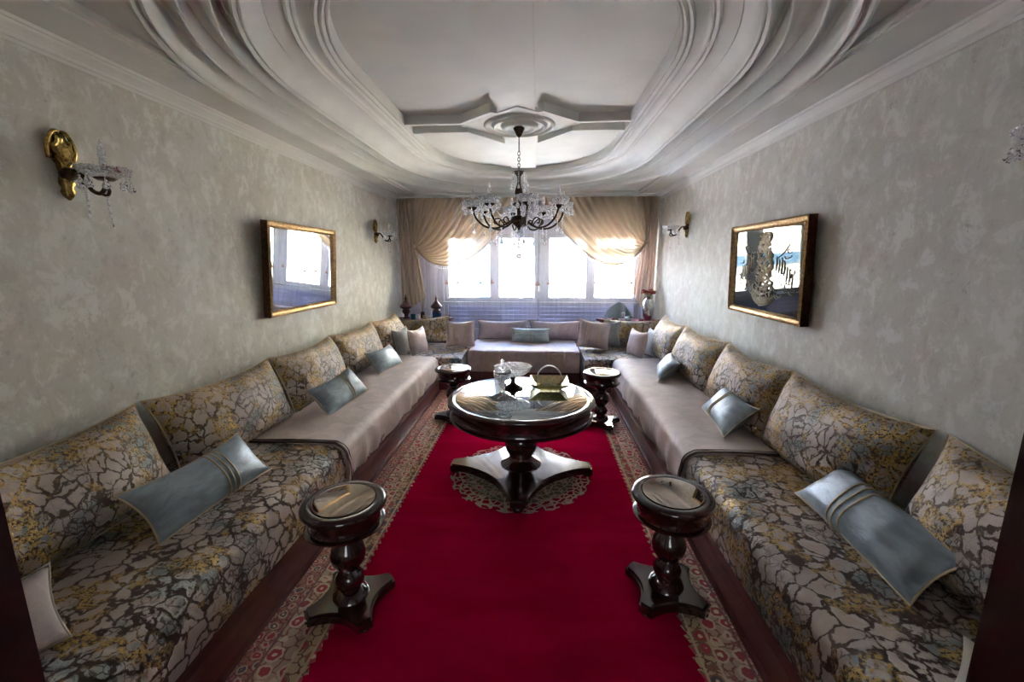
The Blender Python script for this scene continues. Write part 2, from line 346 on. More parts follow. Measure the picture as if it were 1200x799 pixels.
def smoothpts(pts, n=6):
    out = []; N = len(pts)
    for i in range(N - 1):
        p0, p1, p2, p3 = pts[max(i - 1, 0)], pts[i], pts[i + 1], pts[min(i + 2, N - 1)]
        for k in range(n):
            t = k / n
            out.append(tuple(.5 * ((2 * p1[j]) + (-p0[j] + p2[j]) * t + (2 * p0[j] - 5 * p1[j] + 4 * p2[j] - p3[j]) * t * t + (-p0[j] + 3 * p1[j] - 3 * p2[j] + p3[j]) * t**3) for j in range(len(p1))))
    out.append(tuple(pts[-1])); return out
def tag(o, label, cat, group=None, kind=None):
    o['label'] = label; o['category'] = cat
    if group: o['group'] = group
    if kind: o['kind'] = kind
    return o
def thing(name, loc, label, cat, rot=(0, 0, 0), group=None):
    o = bpy.data.objects.new(name, None); C.objects.link(o); o.location = loc; o.rotation_euler = rot; o.empty_display_size = .1
    return tag(o, label, cat, group)
def dup(o, parent=None):
    c = o.copy(); C.objects.link(c); c.parent = parent
    for ch in KIDS(o): dup(ch, c)
    return c
def KIDS(o): return [x for x in bpy.data.objects if x.parent == o]
def st(o): o['kind'] = 'structure'; return o

# ---------------------------------------------------------------- the room
XL, XR, YF, YB = -2.17, 1.79, .5, 6.95
st(MB().box(XL - .2, XR + .2, -2.3, YB + .3, -.15, 0).b('floor', 'floor'))
st(MB().box(XL - .2, XL, YF - .15, YB + .3, 0, 2.62).b('wall_left', 'plaster'))
st(MB().box(XR, XR + .2, YF - .15, YB + .3, 0, 2.62).b('wall_right', 'plaster'))
WX0, WX1, WZ0, WZ1 = -1.53, 1.62, .95, 2.03
WL = .50
wb = MB().box(XL, WX0, YB, YB + .3, 0, 2.62).box(WX1, XR, YB, YB + .3, 0, 2.62).box(WX0, WX1, YB, YB + .3, 0, WL).box(WX0, WX1, YB, YB + .3, WZ1, 2.62)
st(wb.b('wall_back', 'lilac'))
DX0, DX1 = -.755, .575
wf = MB().box(XL, DX0 - .1, YF - .15, YF, 0, 2.62).box(DX1 + .1, XR, YF - .15, YF, 0, 2.62).box(DX0 - .1, DX1 + .1, YF - .15, YF, 2.35, 2.62)
st(wf.b('wall_front', 'plaster'))
dr = MB().box(DX0 - .1, DX0, YF - .20, YF + .01, 0, 2.35).box(DX1, DX1 + .1, YF - .20, YF + .01, 0, 2.35).box(DX0, DX1, YF - .20, YF + .01, 2.26, 2.35)
st(dr.b('door_1', 'jamb'))
hall = MB().box(-1.5, -1.4, -2.3, YF - .15, 0, 2.62).box(1.4, 1.5, -2.3, YF - .15, 0, 2.62).box(-1.5, 1.5, -2.4, -2.3, 0, 2.62)
st(hall.b('wall_hall', 'paint'))
st(MB().box(-2.6, 2.2, -2.6, YB + .5, 2.95, 3.1).box(-1.5, 1.5, -2.4, YF - .15, 2.62, 2.7)
   .box(XL - .2, XL, -2.4, YB + .3, 2.62, 2.95).box(XR, XR + .2, -2.4, YB + .3, 2.62, 2.95).box(XL, XR, YB, YB + .3, 2.62, 2.95).box(XL, XR, -2.4, -2.3, 2.62, 2.95).b('ceiling_slab', 'paint'))
# skirting hidden mostly by the sofas
st(MB().box(XL, XL + .015, YF, YB, 0, .09).b('baseboard_left', 'redwood')); st(MB().box(XR - .015, XR, YF, YB, 0, .09).b('baseboard_right', 'redwood'))

# ceiling: flat soffit round the edge, a recessed rectangle, then an oval well of stepped mouldings
CX, CY = -.19, 3.7
HALF = [(.80, 1.97), (.98, 2.14), (1.12, 2.30), (1.31, 2.48), (1.72, 2.745)]
def half_length(a):
    for (a0, h0), (a1, h1) in zip(HALF, HALF[1:]):
        if a <= a1: return h0 + (h1 - h0) * (a - a0) / (a1 - a0)
    return HALF[-1][1]
def oval(a, H, z, n=36, straight=.88, ex=2.0, m=6):
    b = half_length(a) - straight; pts = []
    for k in range(n + 1):
        t = PI * k / n; c, s_ = math.cos(t), math.sin(t)
        pts.append((CX + a * math.copysign(abs(c) ** (2 / ex), c), CY + straight + b * abs(s_) ** (2 / ex), z))
    for k in range(1, m): pts.append((CX - a, CY + straight - 2 * straight * k / m, z))
    for k in range(n + 1):
        t = PI + PI * k / n; c, s_ = math.cos(t), math.sin(t)
        pts.append((CX + a * math.copysign(abs(c) ** (2 / ex), c), CY - straight - b * abs(s_) ** (2 / ex), z))
    for k in range(1, m): pts.append((CX + a, CY - straight + 2 * straight * k / m, z))
    return pts
def rings(profile, name, mat, parent=None, cap=False):
    v = []; f = []; n = None
    for p in profile:
        q = oval(*p); n = len(q); v += q
    for i in range(len(profile) - 1):
        for k in range(n): k2 = (k + 1) % n; f.append((i * n + k, (i + 1) * n + k, (i + 1) * n + k2, i * n + k2))
    if cap: f.append(tuple((len(profile) - 1) * n + k for k in range(n)))
    return mk(name, v, f, mat, parent, True, R(38))
YC1 = 6.66
# ceiling plane with the oval hole
def holed(rect, hole, z):
    bm = bmesh.new(); es = []
    for loop in (rect, hole):
        vs_ = [bm.verts.new((p[0], p[1], z)) for p in loop]
        es += [bm.edges.new((vs_[i], vs_[(i + 1) % len(vs_)])) for i in range(len(vs_))]
    bmesh.ops.triangle_fill(bm, use_beauty=True, use_dissolve=False, edges=es)
    me = bpy.data.meshes.new('ceiling'); bm.to_mesh(me); bm.free(); me.materials.append(MAT['ceiling'])
    o = bpy.data.objects.new('ceiling', me); C.objects.link(o); return o
SX0, SX1, SY0, SY1 = CX - 1.66, CX + 1.66, .90, 6.58
ceil = st(holed([(SX0 - .04, SY0), (SX1 + .04, SY0), (SX1 + .04, SY1), (SX0 - .04, SY1)], oval(1.655, 2.49, 0), 2.605))
sof = MB(); 
sof.box(XL, SX0 - .01, YF, YB, 2.57, 2.62).box(SX1 + .01, XR, YF, YB, 2.57, 2.62).box(SX0 - .01, SX1 + .01, YF, SY0, 2.57, 2.62).box(SX0 - .01, SX1 + .01, SY1, YB, 2.57, 2.62)
sof.b('soffit', 'ceiling', ceil)
# small bead round the recessed rectangle
bd = MB()
for (x0, x1, y0, y1) in ((SX0 - .012, SX0 + .022, SY0, SY1), (SX1 - .022, SX1 + .012, SY0, SY1), (SX0, SX1, SY0 - .012, SY0 + .022), (SX0, SX1, SY1 - .022, SY1 + .012)):
    bd.box(x0, x1, y0, y1, 2.575, 2.61); 
for (x0, x1, y0, y1) in ((SX0 - .028, SX0 - .012, SY0, SY1), (SX1 + .012, SX1 + .028, SY0, SY1)): bd.box(x0, x1, y0, y1, 2.562, 2.58)
bd.b('rectangle_bead', 'ceiling', ceil)
r1 = [(1.70, 2.50, 2.608), (1.70, 2.50, 2.575), (1.693, 2.497, 2.560), (1.68, 2.49, 2.552), (1.667, 2.48, 2.556), (1.660, 2.475, 2.568), (1.654, 2.472, 2.568), (1.648, 2.468, 2.553), (1.636, 2.462, 2.547), (1.624, 2.456, 2.552), (1.616, 2.452, 2.565), (1.612, 2.45, 2.665)]
rings(r1, 'oval_outer_moulding', 'ceiling', ceil)
r2 = [(1.612, 2.45, 2.665), (1.59, 2.445, 2.667), (1.565, 2.44, 2.65), (1.54, 2.435, 2.615), (1.527, 2.432, 2.583), (1.518, 2.43, 2.578), (1.512, 2.428, 2.582), (1.51, 2.426, 2.685)]
rings(r2, 'stepped_cove', 'ceiling', ceil)
r3 = [(1.51, 2.426, 2.685), (1.48, 2.418, 2.685), (1.445, 2.410, 2.66), (1.415, 2.403, 2.62), (1.40, 2.40, 2.592), (1.392, 2.397, 2.588), (1.386, 2.394, 2.592), (1.384, 2.392, 2.69)]
rings(r3, 'stepped_cove', 'ceiling', ceil)
r4 = [(1.384, 2.392, 2.69), (1.365, 2.38, 2.688), (1.345, 2.372, 2.66), (1.325, 2.365, 2.62), (1.318, 2.36, 2.604), (1.308, 2.352, 2.598), (1.298, 2.345, 2.604), (1.294, 2.342, 2.612), (1.288, 2.338, 2.606), (1.28, 2.332, 2.606), (1.274, 2.327, 2.616)]
rings(r4, 'stepped_cove', 'ceiling', ceil)
bowl = [(1.274, 2.327, 2.616), (1.262, 2.315, 2.65), (1.245, 2.30, 2.672), (1.22, 2.28, 2.69), (1.205, 2.27, 2.697), (1.20, 2.267, 2.692), (1.19, 2.262, 2.697), (1.15, 2.245, 2.708), (1.12, 2.232, 2.712), (1.115, 2.23, 2.70), (1.107, 2.225, 2.695), (1.099, 2.22, 2.70), (1.093, 2.217, 2.708), (1.086, 2.213, 2.70), (1.078, 2.208, 2.70), (1.072, 2.204, 2.715), (1.06, 2.2, 2.722), (1.01, 2.09, 2.722)]
rings(bowl, 'oval_cove', 'ceiling', ceil)
lip = [(1.01, 2.09, 2.722), (1.008, 2.088, 2.70), (1.0, 2.08, 2.692), (.99, 2.07, 2.70), (.985, 2.062, 2.71), (.978, 2.054, 2.70), (.968, 2.045, 2.697), (.96, 2.037, 2.706), (.955, 2.03, 2.72), (.948, 2.023, 2.713), (.94, 2.015, 2.713), (.933, 2.008, 2.725), (.93, 2.0, 2.79)]
rings(lip, 'panel_moulding', 'ceiling', ceil)
rings([(.93, 2.0, 2.79), (.90, 1.97, 2.792), (.88, 1.95, 2.792)], 'centre_panel', 'ceiling', ceil, cap=True)
MB().box(CX - .155, CX + .155, CY - 2.03, CY + 2.03, 2.765, 2.80).b('long_ceiling_band', 'ceiling', ceil)
RX, RY = -.17, 3.98
band = MB()
# low diamond behind the rose
band.prism([(RX - .52, RY), (RX, RY - .46), (RX + .52, RY), (RX, RY + .46)], 2.758, 2.80); band.b('diamond_panel', 'ceiling', ceil)
for sx in (-1, 1):
    for sy in (-1, 1):
        e = CX + sx * .935; y0 = RY + sy * .10 - .06; k = RX + sx * .46; yk = RY + sy * .10 - .06; t_ = RX + sx * .16; yt = RY + sy * .43; w_ = .034
        poly = [(e, y0), (k, yk), (t_, yt), (t_ + sx * .045, yt + sy * w_ * .8), (k + sx * .03, yk + sy * w_), (e, y0 + sy * w_)]
        if sx * sy < 0: poly.reverse()
        MB().prism(poly, 2.722, 2.80).b('moulding_bar', 'ceiling', ceil)
rose = [(.31, 2.79), (.31, 2.752), (.30, 2.742), (.285, 2.738), (.275, 2.744), (.268, 2.756), (.245, 2.757), (.235, 2.742), (.222, 2.734), (.21, 2.738), (.20, 2.752), (.165, 2.755), (.155, 2.735), (.14, 2.722), (.12, 2.72), (.105, 2.732), (.08, 2.735), (.03, 2.732)]
MB().lathe(rose, (RX, RY, 0), 48).b('ceiling_rose', 'ceiling', ceil, auto=R(45))
# cornice
def cornice(name, fn, L0, L1):
    prof = [(0, 2.485), (.006, 2.485), (.008, 2.5), (.014, 2.505), (.016, 2.52), (.03, 2.533), (.048, 2.545), (.052, 2.555), (.062, 2.556), (.066, 2.572)]
    m_ = MB(); v = [fn(d, L0, z) for d, z in prof] + [fn(d, L1, z) for d, z in prof]; n = len(prof)
    m_.add(v, [(i, i + 1, n + i + 1, n + i) for i in range(n - 1)]); return st(m_.b(name, 'ceiling', None))
cornice('trim_1', lambda d, s_, z: (XL + d, s_, z), YF, YB)
cornice('trim_2', lambda d, s_, z: (XR - d, s_, z), YF, YB)
cornice('trim_3', lambda d, s_, z: (s_, YF + d, z), XL, XR)
fas = MB().box(XL, XR, YC1, YC1 + .03, 2.495, 2.60).box(XL, XR, YC1 - .012, YC1, 2.51, 2.525).box(XL, XR, YC1 - .03, YC1, 2.548, 2.575)
st(fas.b('trim_4', 'ceiling'))

# window: four sashes of white frames
win = thing('window_1', (0, YB, 0), '', ''); del win['label']; del win['category']; st(win)
fy0, fy1 = .02, .09
MB().box(WX0, WX1, fy0, fy1, WZ0, WZ0 + .05).box(WX0, WX1, fy0, fy1, WZ1 - .05, WZ1).box(WX0, WX0 + .06, fy0, fy1, WZ0, WZ1).box(WX1 - .06, WX1, fy0, fy1, WZ0, WZ1).b('window_frame', 'frame', win)
for x0, x1 in ((-.75, -.64), (-.03, .17), (.80, .90)): MB().box(x0, x1, fy0, fy1, WZ0 + .05, WZ1 - .05).b('mullion', 'frame', win)
for x0, x1 in ((WX0 + .06, -.75), (-.64, -.03), (.17, .80), (.90, WX1 - .06)):
    fr = MB(); a = .02; z0, z1 = WZ0 + .05, WZ1 - .05
    fr.box(x0, x0 + a, .03, .08, z0, z1).box(x1 - a, x1, .03, .08, z0, z1).box(x0 + a, x1 - a, .03, .08, z0, z0 + a).box(x0 + a, x1 - a, .03, .08, z1 - a, z1)
    s_ = fr.b('sash', 'frame', win); MB().box(x0 + a, x1 - a, .052, .058, z0 + a, z1 - a).b('window_pane', 'pane', s_)
MB().box(WX0 - .05, WX1 + .05, -.06, .02, WZ0 - .05, WZ0).b('window_sill', 'frame', win)
MB().box(WX0, WX1, fy0, fy1, WL, WL + .04).box(WX0, WX0 + .06, fy0, fy1, WL, WZ0).box(WX1 - .06, WX1, fy0, fy1, WL, WZ0).b('lower_frame', 'frame', win)
for k in range(6): MB().box(WX0 + .06, WX1 - .06, .04, .06, WL + .04 + k * .066, WL + .04 + k * .066 + .062).b('slat', 'frosted', win)
MB().box(WX0 + .06, WX1 - .06, .06, .066, WL, WZ0).b('frosted_panel', 'frosted', win)

# ---------------------------------------------------------------- rug
rug = MB().box(-1.19, .895, .55, 5.35, .002, .014).b('area_rug', 'rug')
tag(rug, 'large red rug with a floral border and a medallion under the round table', 'rug')

# ---------------------------------------------------------------- sofas
def slab(x_back, x_front, y0, y1, z0, z1, name, mat, parent, r=.07, off=0, wr=.006, seed=0, ny=60, drape=None):
    """upholstered block: section in x with a rounded front edge, run along y"""
    s_ = 1 if x_front > x_back else -1
    sec = [(x_back, z0)] if drape is None else []
    sec += [(x_back, z1 - .01), (x_back + s_ * .02, z1)]
    W = abs(x_front - x_back)
    for k in range(1, 9): sec.append((x_back + s_ * (.02 + (W - r - .02) * k / 8), z1 + .012 * math.sin(PI * k / 9)))
    for k in range(1, 7): a = PI / 2 * k / 6; sec.append((x_front - s_ * r + s_ * r * math.sin(a), z1 - r + r * math.cos(a)))
    for k in range(1, 6): sec.append((x_front + s_ * .012 * math.sin(PI * k / 5), z1 - r - (z1 - r - z0) * k / 5))
    m_ = MB(); v = []
    n = len(sec)
    for j in range(ny + 1):
        y = y0 + (y1 - y0) * j / ny; e = min(1, min(j, ny - j) / 2.0)
        for i, (x, z) in enumerate(sec):
            q = noise.noise(Vector((x * 3 + seed, y * 2.2, z * 3))) * wr
            fold = 0
            if drape is not None and i > n - 8: fold = drape * math.sin(y * 19 + 2 * math.sin(y * 5 + seed)) * (i - n + 8) / 8
            q2 = (1 - e) * .008
            v.append((x + s_ * (q + fold + off), y, z + q + off - q2))
    f = [(j * n + i, j * n + i + 1, (j + 1) * n + i + 1, (j + 1) * n + i) for j in range(ny) for i in range(n - 1)]
    f.append(tuple(range(n))); f.append(tuple(ny * n + i for i in range(n - 1, -1, -1)))
    if s_ < 0: f = [tuple(reversed(q)) for q in f]
    return m_.add(v, f).b(name, mat, parent, auto=R(60))
def end_piping(x_back, x_front, y, z0, z1, name, parent, r=.075):
    s_ = 1 if x_front > x_back else -1; pts = [(x_back + s_ * .02, y, z1 + .012)]
    for k in range(1, 7): pts.append((x_back + s_ * (.02 + (abs(x_front - x_back) - r - .02) * k / 6), y - .01 * math.sin(k), z1 + .018))
    for k in range(1, 6): a = PI / 2 * k / 5; pts.append((x_front - s_ * r + s_ * (r + .014) * math.sin(a), y, z1 - r + (r + .014) * math.cos(a)))
    for k in range(1, 4): pts.append((x_front + s_ * .02, y + .01 * k, z1 - r - (z1 - r - z0) * k / 3))
    m_ = MB().tube(smoothpts(pts, 3), .008, 6)
    m_.tube(smoothpts([(a, b + .03, c + .002) for a, b, c in pts], 3), .004, 6)
    return m_.b(name, 'piping', parent, smooth=True)

def side_sofa(xb, xf, lab_s, lab_t):
    s_ = 1 if xf > xb else -1
    t = thing('banquette_sofa', (0, 0, 0), lab_s, 'sofa')
    a, b = sorted((xb, xf + s_ * .0))
    bb = MB().box(a + .001, b, .58, 5.03, .016, .19); bb.b('wooden_base', 'redwood', t)
    px = sorted((xf, xf + s_ * .02)); MB().box(px[0], px[1], .58, 5.03, .016, .035).box(px[0], px[1], .58, 5.03, .17, .19).b('base_moulding', 'redwood', t)
    slab(xb, xf - s_ * .02, .58, 2.0, .19, .445, 'mattress', 'brocade', t, seed=1, wr=.01)
    slab(xb, xf - s_ * .02, 2.0, 5.03, .19, .445, 'mattress', 'brocade', t, seed=2, wr=.004)
    th = thing('sofa_throw', (0, 0, 0), lab_t, 'sofa cover')
    slab(xb, xf - s_ * .02, 2.47, 5.04, .195, .445, 'cover', 'velvet', th, off=.012, wr=.010, seed=5, ny=110, drape=.013)
    end_piping(xb, xf - s_ * .01, 2.475, .2, .445, 'piping', th)
    return t
side_sofa(XL + .02, -1.20, 'long low sofa with marbled gold brocade seat along left wall', 'taupe velvet cover over the far part of the left sofa seat')
side_sofa(XR - .02, .90, 'long low sofa with marbled gold brocade seat along right wall', 'taupe velvet cover over the far part of the right sofa seat')
def block_seat(x0, x1, y0, y1, z1, mat, lab, front=True, base=.19):
    t = thing('sofa_section', ((x0 + x1) / 2, (y0 + y1) / 2, 0), lab, 'sofa'); w2, d2 = (x1 - x0) / 2, (y1 - y0) / 2
    MB().box(-w2 + .01, w2 - .01, -d2 + .02, d2, .016, base).b('wooden_base', 'redwood', t)
    def fn(i, j): pass
    m_ = MB(); nx, ny = 24, 20; v = []; r = .05
    prof = [(d2, base), (d2, z1 - .02)]
    for k in range(0, 7): prof.append((d2 - .03 - (2 * d2 - .03 - r) * k / 6, z1 + .008 * math.sin(PI * k / 6)))
    for k in range(1, 6): a = PI / 2 * k / 5; prof.append((-d2 + r - r * math.sin(a), z1 - r + r * math.cos(a)))
    prof.append((-d2 - .006, (z1 + base) / 2)); prof.append((-d2, base))
    n = len(prof)
    for i in range(nx + 1):
        x = -w2 + 2 * w2 * i / nx; e = 0 if 0 < i < nx else 1
        for (y, z) in prof: v.append((x, y * (1 - .01 * e), z - (.012 * e if z > base + .05 else 0) + .004 * noise.noise(Vector((x * 4, y * 4, z)))))
    f = [(i * n + k, (i + 1) * n + k, (i + 1) * n + k + 1, i * n + k + 1) for i in range(nx) for k in range(n - 1)] + [tuple(range(n - 1, -1, -1)), tuple(nx * n + k for k in range(n))]
    m_.add(v, f).b('mattress', mat, t, auto=R(60)); return t
block_seat(XL + .02, -.925, 5.06, 6.06, .43, 'brocade', 'brocade corner seat filling the far left corner', base=.17)
block_seat(.585, XR - .02, 5.06, 6.06, .43, 'brocade', 'brocade corner seat filling the far right corner', base=.17)
bs = block_seat(-.90, .56, 5.42, 6.5, .45, 'mauve', 'mauve velvet sofa seat under the window between the corner seats', base=.17)
for x in (-.42, .42):                                                     # embroidered bands down the front
    m_ = MB()
    for q in (-.10, .10):
        for k in range(2): m_.tube([(x + q + .012 * k, -.50 + .02, .456), (x + q + .012 * k, -.552, .43), (x + q + .012 * k, -.556, .2)], .0035, 5)
    for k in range(5):
        z = .40 - k * .045
        m_.tube([(x + .05 * math.cos(a), -.553, z + .02 * math.sin(a * 2)) for a in [2 * PI * i / 12 for i in range(12)]], .003, 4, closed=True)
    m_.b('embroidered_band', 'braid', bs, smooth=True)

# ---------------------------------------------------------------- cushions
def cushion(name, w, h, t, mat, loc, yaw, tilt, label, cat='cushion', group=None, pipe='braid', bands=None, roll=0, k=.10, seed=0, wr=.006, n=22):
    root = thing(name, loc, label, cat, (R(-tilt), R(roll), R(yaw)), group)
    def P(u, v, side):
        e = max(0.0, (1 - abs(u) ** 2.4)) * max(0.0, (1 - abs(v) ** 2.4))
        th = t / 2 * e ** .55
        x = u * w / 2 * (1 - k * (1 - v * v) * abs(u) ** 3 * .8); z = h / 2 + v * h / 2 * (1 - k * (1 - u * u) * abs(v) ** 3 * (1.9 if v > 0 else .6))
        edge = (1 - e)
        wrk = wr * 2.2 * noise.noise(Vector((x * 3.3 + seed * 2.7, z * 4.1, seed + side))) * e ** .3 + wr * noise.noise(Vector((x * 9 + seed * 3.1, z * 9, side * 2 + seed))) + wr * 1.3 * math.sin(x * 70 + 5 * noise.noise(Vector((x * 6, z * 6, seed)))) * edge * abs(v) ** 4 * (e > 0)
        return (x, side * (th + wrk * (e > 0)), z)
    m_ = MB()
    for side in (-1, 1):
        v = [P(-1 + 2 * i / n, -1 + 2 * j / n, side) for i in range(n + 1) for j in range(n + 1)]
        f = [(i * (n + 1) + j, (i + 1) * (n + 1) + j, (i + 1) * (n + 1) + j + 1, i * (n + 1) + j + 1) for i in range(n) for j in range(n)]
        if side > 0: f = [tuple(reversed(q)) for q in f]
        m_.add(v, f)
    m_.b('cover', mat, root, smooth=True)
    if pipe:
        loop = [P(-1 + 2 * i / 12, -1, 1) for i in range(12)] + [P(1, -1 + 2 * i / 8, 1) for i in range(8)] + [P(1 - 2 * i / 12, 1, 1) for i in range(12)] + [P(-1, 1 - 2 * i / 8, 1) for i in range(8)]
        MB().tube([(a, 0, c) for a, b, c in loop], .0045, 6, closed=True).b('piping', pipe, root, smooth=True)
    if bands:
        for u in bands:
            ring = []
            for side, rng in ((-1, range(-10, 11)), (1, range(10, -11, -1))):
                for j in rng:
                    q = P(u, j / 10 * .995, side); ring.append((q[0], q[1] + side * .003, q[2]))
            MB().tube(ring, .0042, 5, closed=True, flat=1).b('gold_band', 'braid', root, smooth=True)
    return root
seat = .452
GL = 'brocade back cushions along the left wall'; GR = 'brocade back cushions along the right wall'
side = [(1.45, 'nearest the doorway'), (2.46, 'second from the doorway'), (3.47, 'in the middle of the row'), (4.44, 'fourth from the doorway'), (5.40, 'farthest from the doorway')]
for i, (y, s_) in enumerate(side):
    cushion('back_cushion', .99 if i < 4 else .95, .475, .27, 'brocade_c', (-1.83, y, seat), 90 + (2, -2, 1, -1, 2)[i], 21, 'gilded brocade back cushion against left wall, ' + s_, group=GL, pipe='braid', seed=i, k=.09, wr=.009, n=30)
side = [(1.22, 'nearest the doorway'), (2.22, 'second from the doorway'), (3.18, 'in the middle of the row'), (4.13, 'fourth from the doorway'), (5.08, 'farthest from the doorway')]
for i, (y, s_) in enumerate(side):
    cushion('back_cushion', .97 if i < 4 else .93, .50, .27, 'brocade_c', (1.46, y, seat), -90 + (-2, 1, -1, 2, -2)[i], 19, 'gilded brocade back cushion against right wall, ' + s_, group=GR, pipe='braid', seed=i + 9, k=.09, wr=.009, n=30)
GB = 'small blue satin cushions on the sofas'
cushion('lumbar_cushion', .66, .27, .15, 'satin', (-1.50, 1.80, seat + .01), 85, 42, 'slate blue satin cushion with gold bands, nearest the doorway on left sofa', group=GB, bands=(.10, .19, .28), seed=21, k=.12)
cushion('lumbar_cushion', .58, .27, .15, 'satin', (-1.50, 3.22, seat + .02), 82, 40, 'slate blue satin cushion with raised bands, middle of the three on left sofa', group=GB, bands=(.10, .22), seed=22, k=.12, roll=-4)
cushion('lumbar_cushion', .50, .26, .15, 'satin', (-1.55, 4.36, seat + .02), 80, 36, 'slate blue satin cushion, farthest of the three on the left sofa', group=GB, seed=23, k=.12)
cushion('lumbar_cushion', .72, .27, .15, 'satin', (1.28, 1.68, seat + .01), -93, 46, 'slate blue satin cushion with gold bands, nearest the doorway on right sofa', group=GB, bands=(-.28, -.17, -.06), seed=24, k=.12)
cushion('lumbar_cushion', .58, .28, .15, 'satin', (1.26, 2.98, seat + .02), -97, 44, 'slate blue satin cushion with gold bands, middle of the three on right sofa', group=GB, bands=(-.2, -.08), seed=25, k=.12)
cushion('lumbar_cushion', .58, .26, .15, 'satin', (1.24, 4.30, seat + .02), -105, 44, 'slate blue satin cushion, farthest of the three on the right sofa', group=GB, seed=26, k=.12)
cushion('corner_cushion', .86, .38, .22, 'brocade_far', (-1.64, 5.92, .44), 8, 10, 'long gilded brocade cushion across the far left corner seat', seed=31, roll=-4, pipe='piping')
cushion('corner_cushion', .78, .38, .22, 'brocade_far', (1.30, 5.90, .44), -8, 10, 'long brocade cushion across the far right corner seat', seed=32, pipe='piping')
cushion('square_cushion', .40, .37, .17, 'mauve', (-1.05, 5.72, .44), 6, 16, 'mauve velvet square cushion with braid bands, left of the window sofa', seed=33, bands=(-.5, -.4, .35, .45))
cushion('square_cushion', .42, .39, .17, 'mauve', (.74, 5.66, .45), -10, 16, 'mauve velvet square cushion with braid bands, right of the window sofa', seed=34, bands=(-.45, -.35, .3, .4), roll=5)
cushion('square_cushion', .38, .36, .14, 'greyv', (.96, 5.85, .44), -6, 14, 'grey cushion tucked behind the right mauve square cushion', seed=35, pipe=None)
cushion('square_cushion', .36, .33, .13, 'greyv', (-1.68, 5.24, seat), 78, 12, 'grey velvet cushion on left sofa end, against the wall cushion', seed=36)
cushion('square_cushion', .38, .33, .15, 'pink', (-1.47, 5.20, seat), 76, 10, 'dusty pink striped velvet cushion standing at the end of left sofa', seed=37)
cushion('square_cushion', .38, .33, .15, 'mauve', (1.20, 5.20, seat), -74, 10, 'mauve velvet cushion standing at the end of right sofa', seed=38)
cushion('square_cushion', .36, .33, .13, 'greyv', (1.40, 5.24, seat), -78, 12, 'grey velvet cushion behind the mauve one on right sofa end', seed=39)
cushion('window_back_cushion', .76, .29, .2, 'mauve', (-.51, 6.28, .452), 0, 8, 'long mauve back cushion under the window, left one', seed=40, group='long mauve cushions under the window', pipe='piping')
cushion('window_back_cushion', .76, .29, .2, 'mauve', (.27, 6.28, .452), 0, 8, 'long mauve back cushion under the window, right one', seed=41, group='long mauve cushions under the window', pipe='piping')
cushion('lumbar_cushion', .56, .22, .13, 'satin_l', (-.09, 5.98, .46), 0, 24, 'pale blue satin cushion in the middle of the window sofa', seed=42, bands=(-.1, .1))
cushion('bolster_cushion', .42, .24, .19, 'pink', (-1.52, .86, seat + .005), 66, 12, 'dusty pink velvet cushion with cream braid beside the left door post', seed=43, pipe='cream', bands=None)
cushion('bolster_cushion', .36, .19, .12, 'cream', (1.16, .84, seat + .005), -60, 20, 'cream cushion corner beside the right door post', seed=44, pipe=None)

# ---------------------------------------------------------------- tables
def star_base(r, w, z0, z1, rot=0, conc=.35, tipw=None):
    tipw = tipw or w; poly = []
    for k in range(4):
        a = rot + k * PI / 2; b = a + PI / 2
        ta = (math.cos(a), math.sin(a)); na = (-math.sin(a), math.cos(a))
        tb = (math.cos(b), math.sin(b)); nb = (-math.sin(b), math.cos(b))
        p0 = (ta[0] * r - na[0] * tipw, ta[1] * r - na[1] * tipw); p1 = (ta[0] * r + na[0] * tipw, ta[1] * r + na[1] * tipw)
        q0 = (tb[0] * r - nb[0] * tipw, tb[1] * r - nb[1] * tipw)
        mid = ((ta[0] + tb[0]) * r * conc * .5, (ta[1] + tb[1]) * r * conc * .5)
        poly += [p0, p1]
        for t in [i / 10 for i in range(1, 10)]:
            c1 = (p1[0] * .45 + na[0] * w + mid[0] * .35, p1[1] * .45 + na[1] * w + mid[1] * .35); c2 = (q0[0] * .45 - nb[0] * w + mid[0] * .35, q0[1] * .45 - nb[1] * w + mid[1] * .35)
            poly.append(bez((p1, c1, c2, q0), t))
    return poly
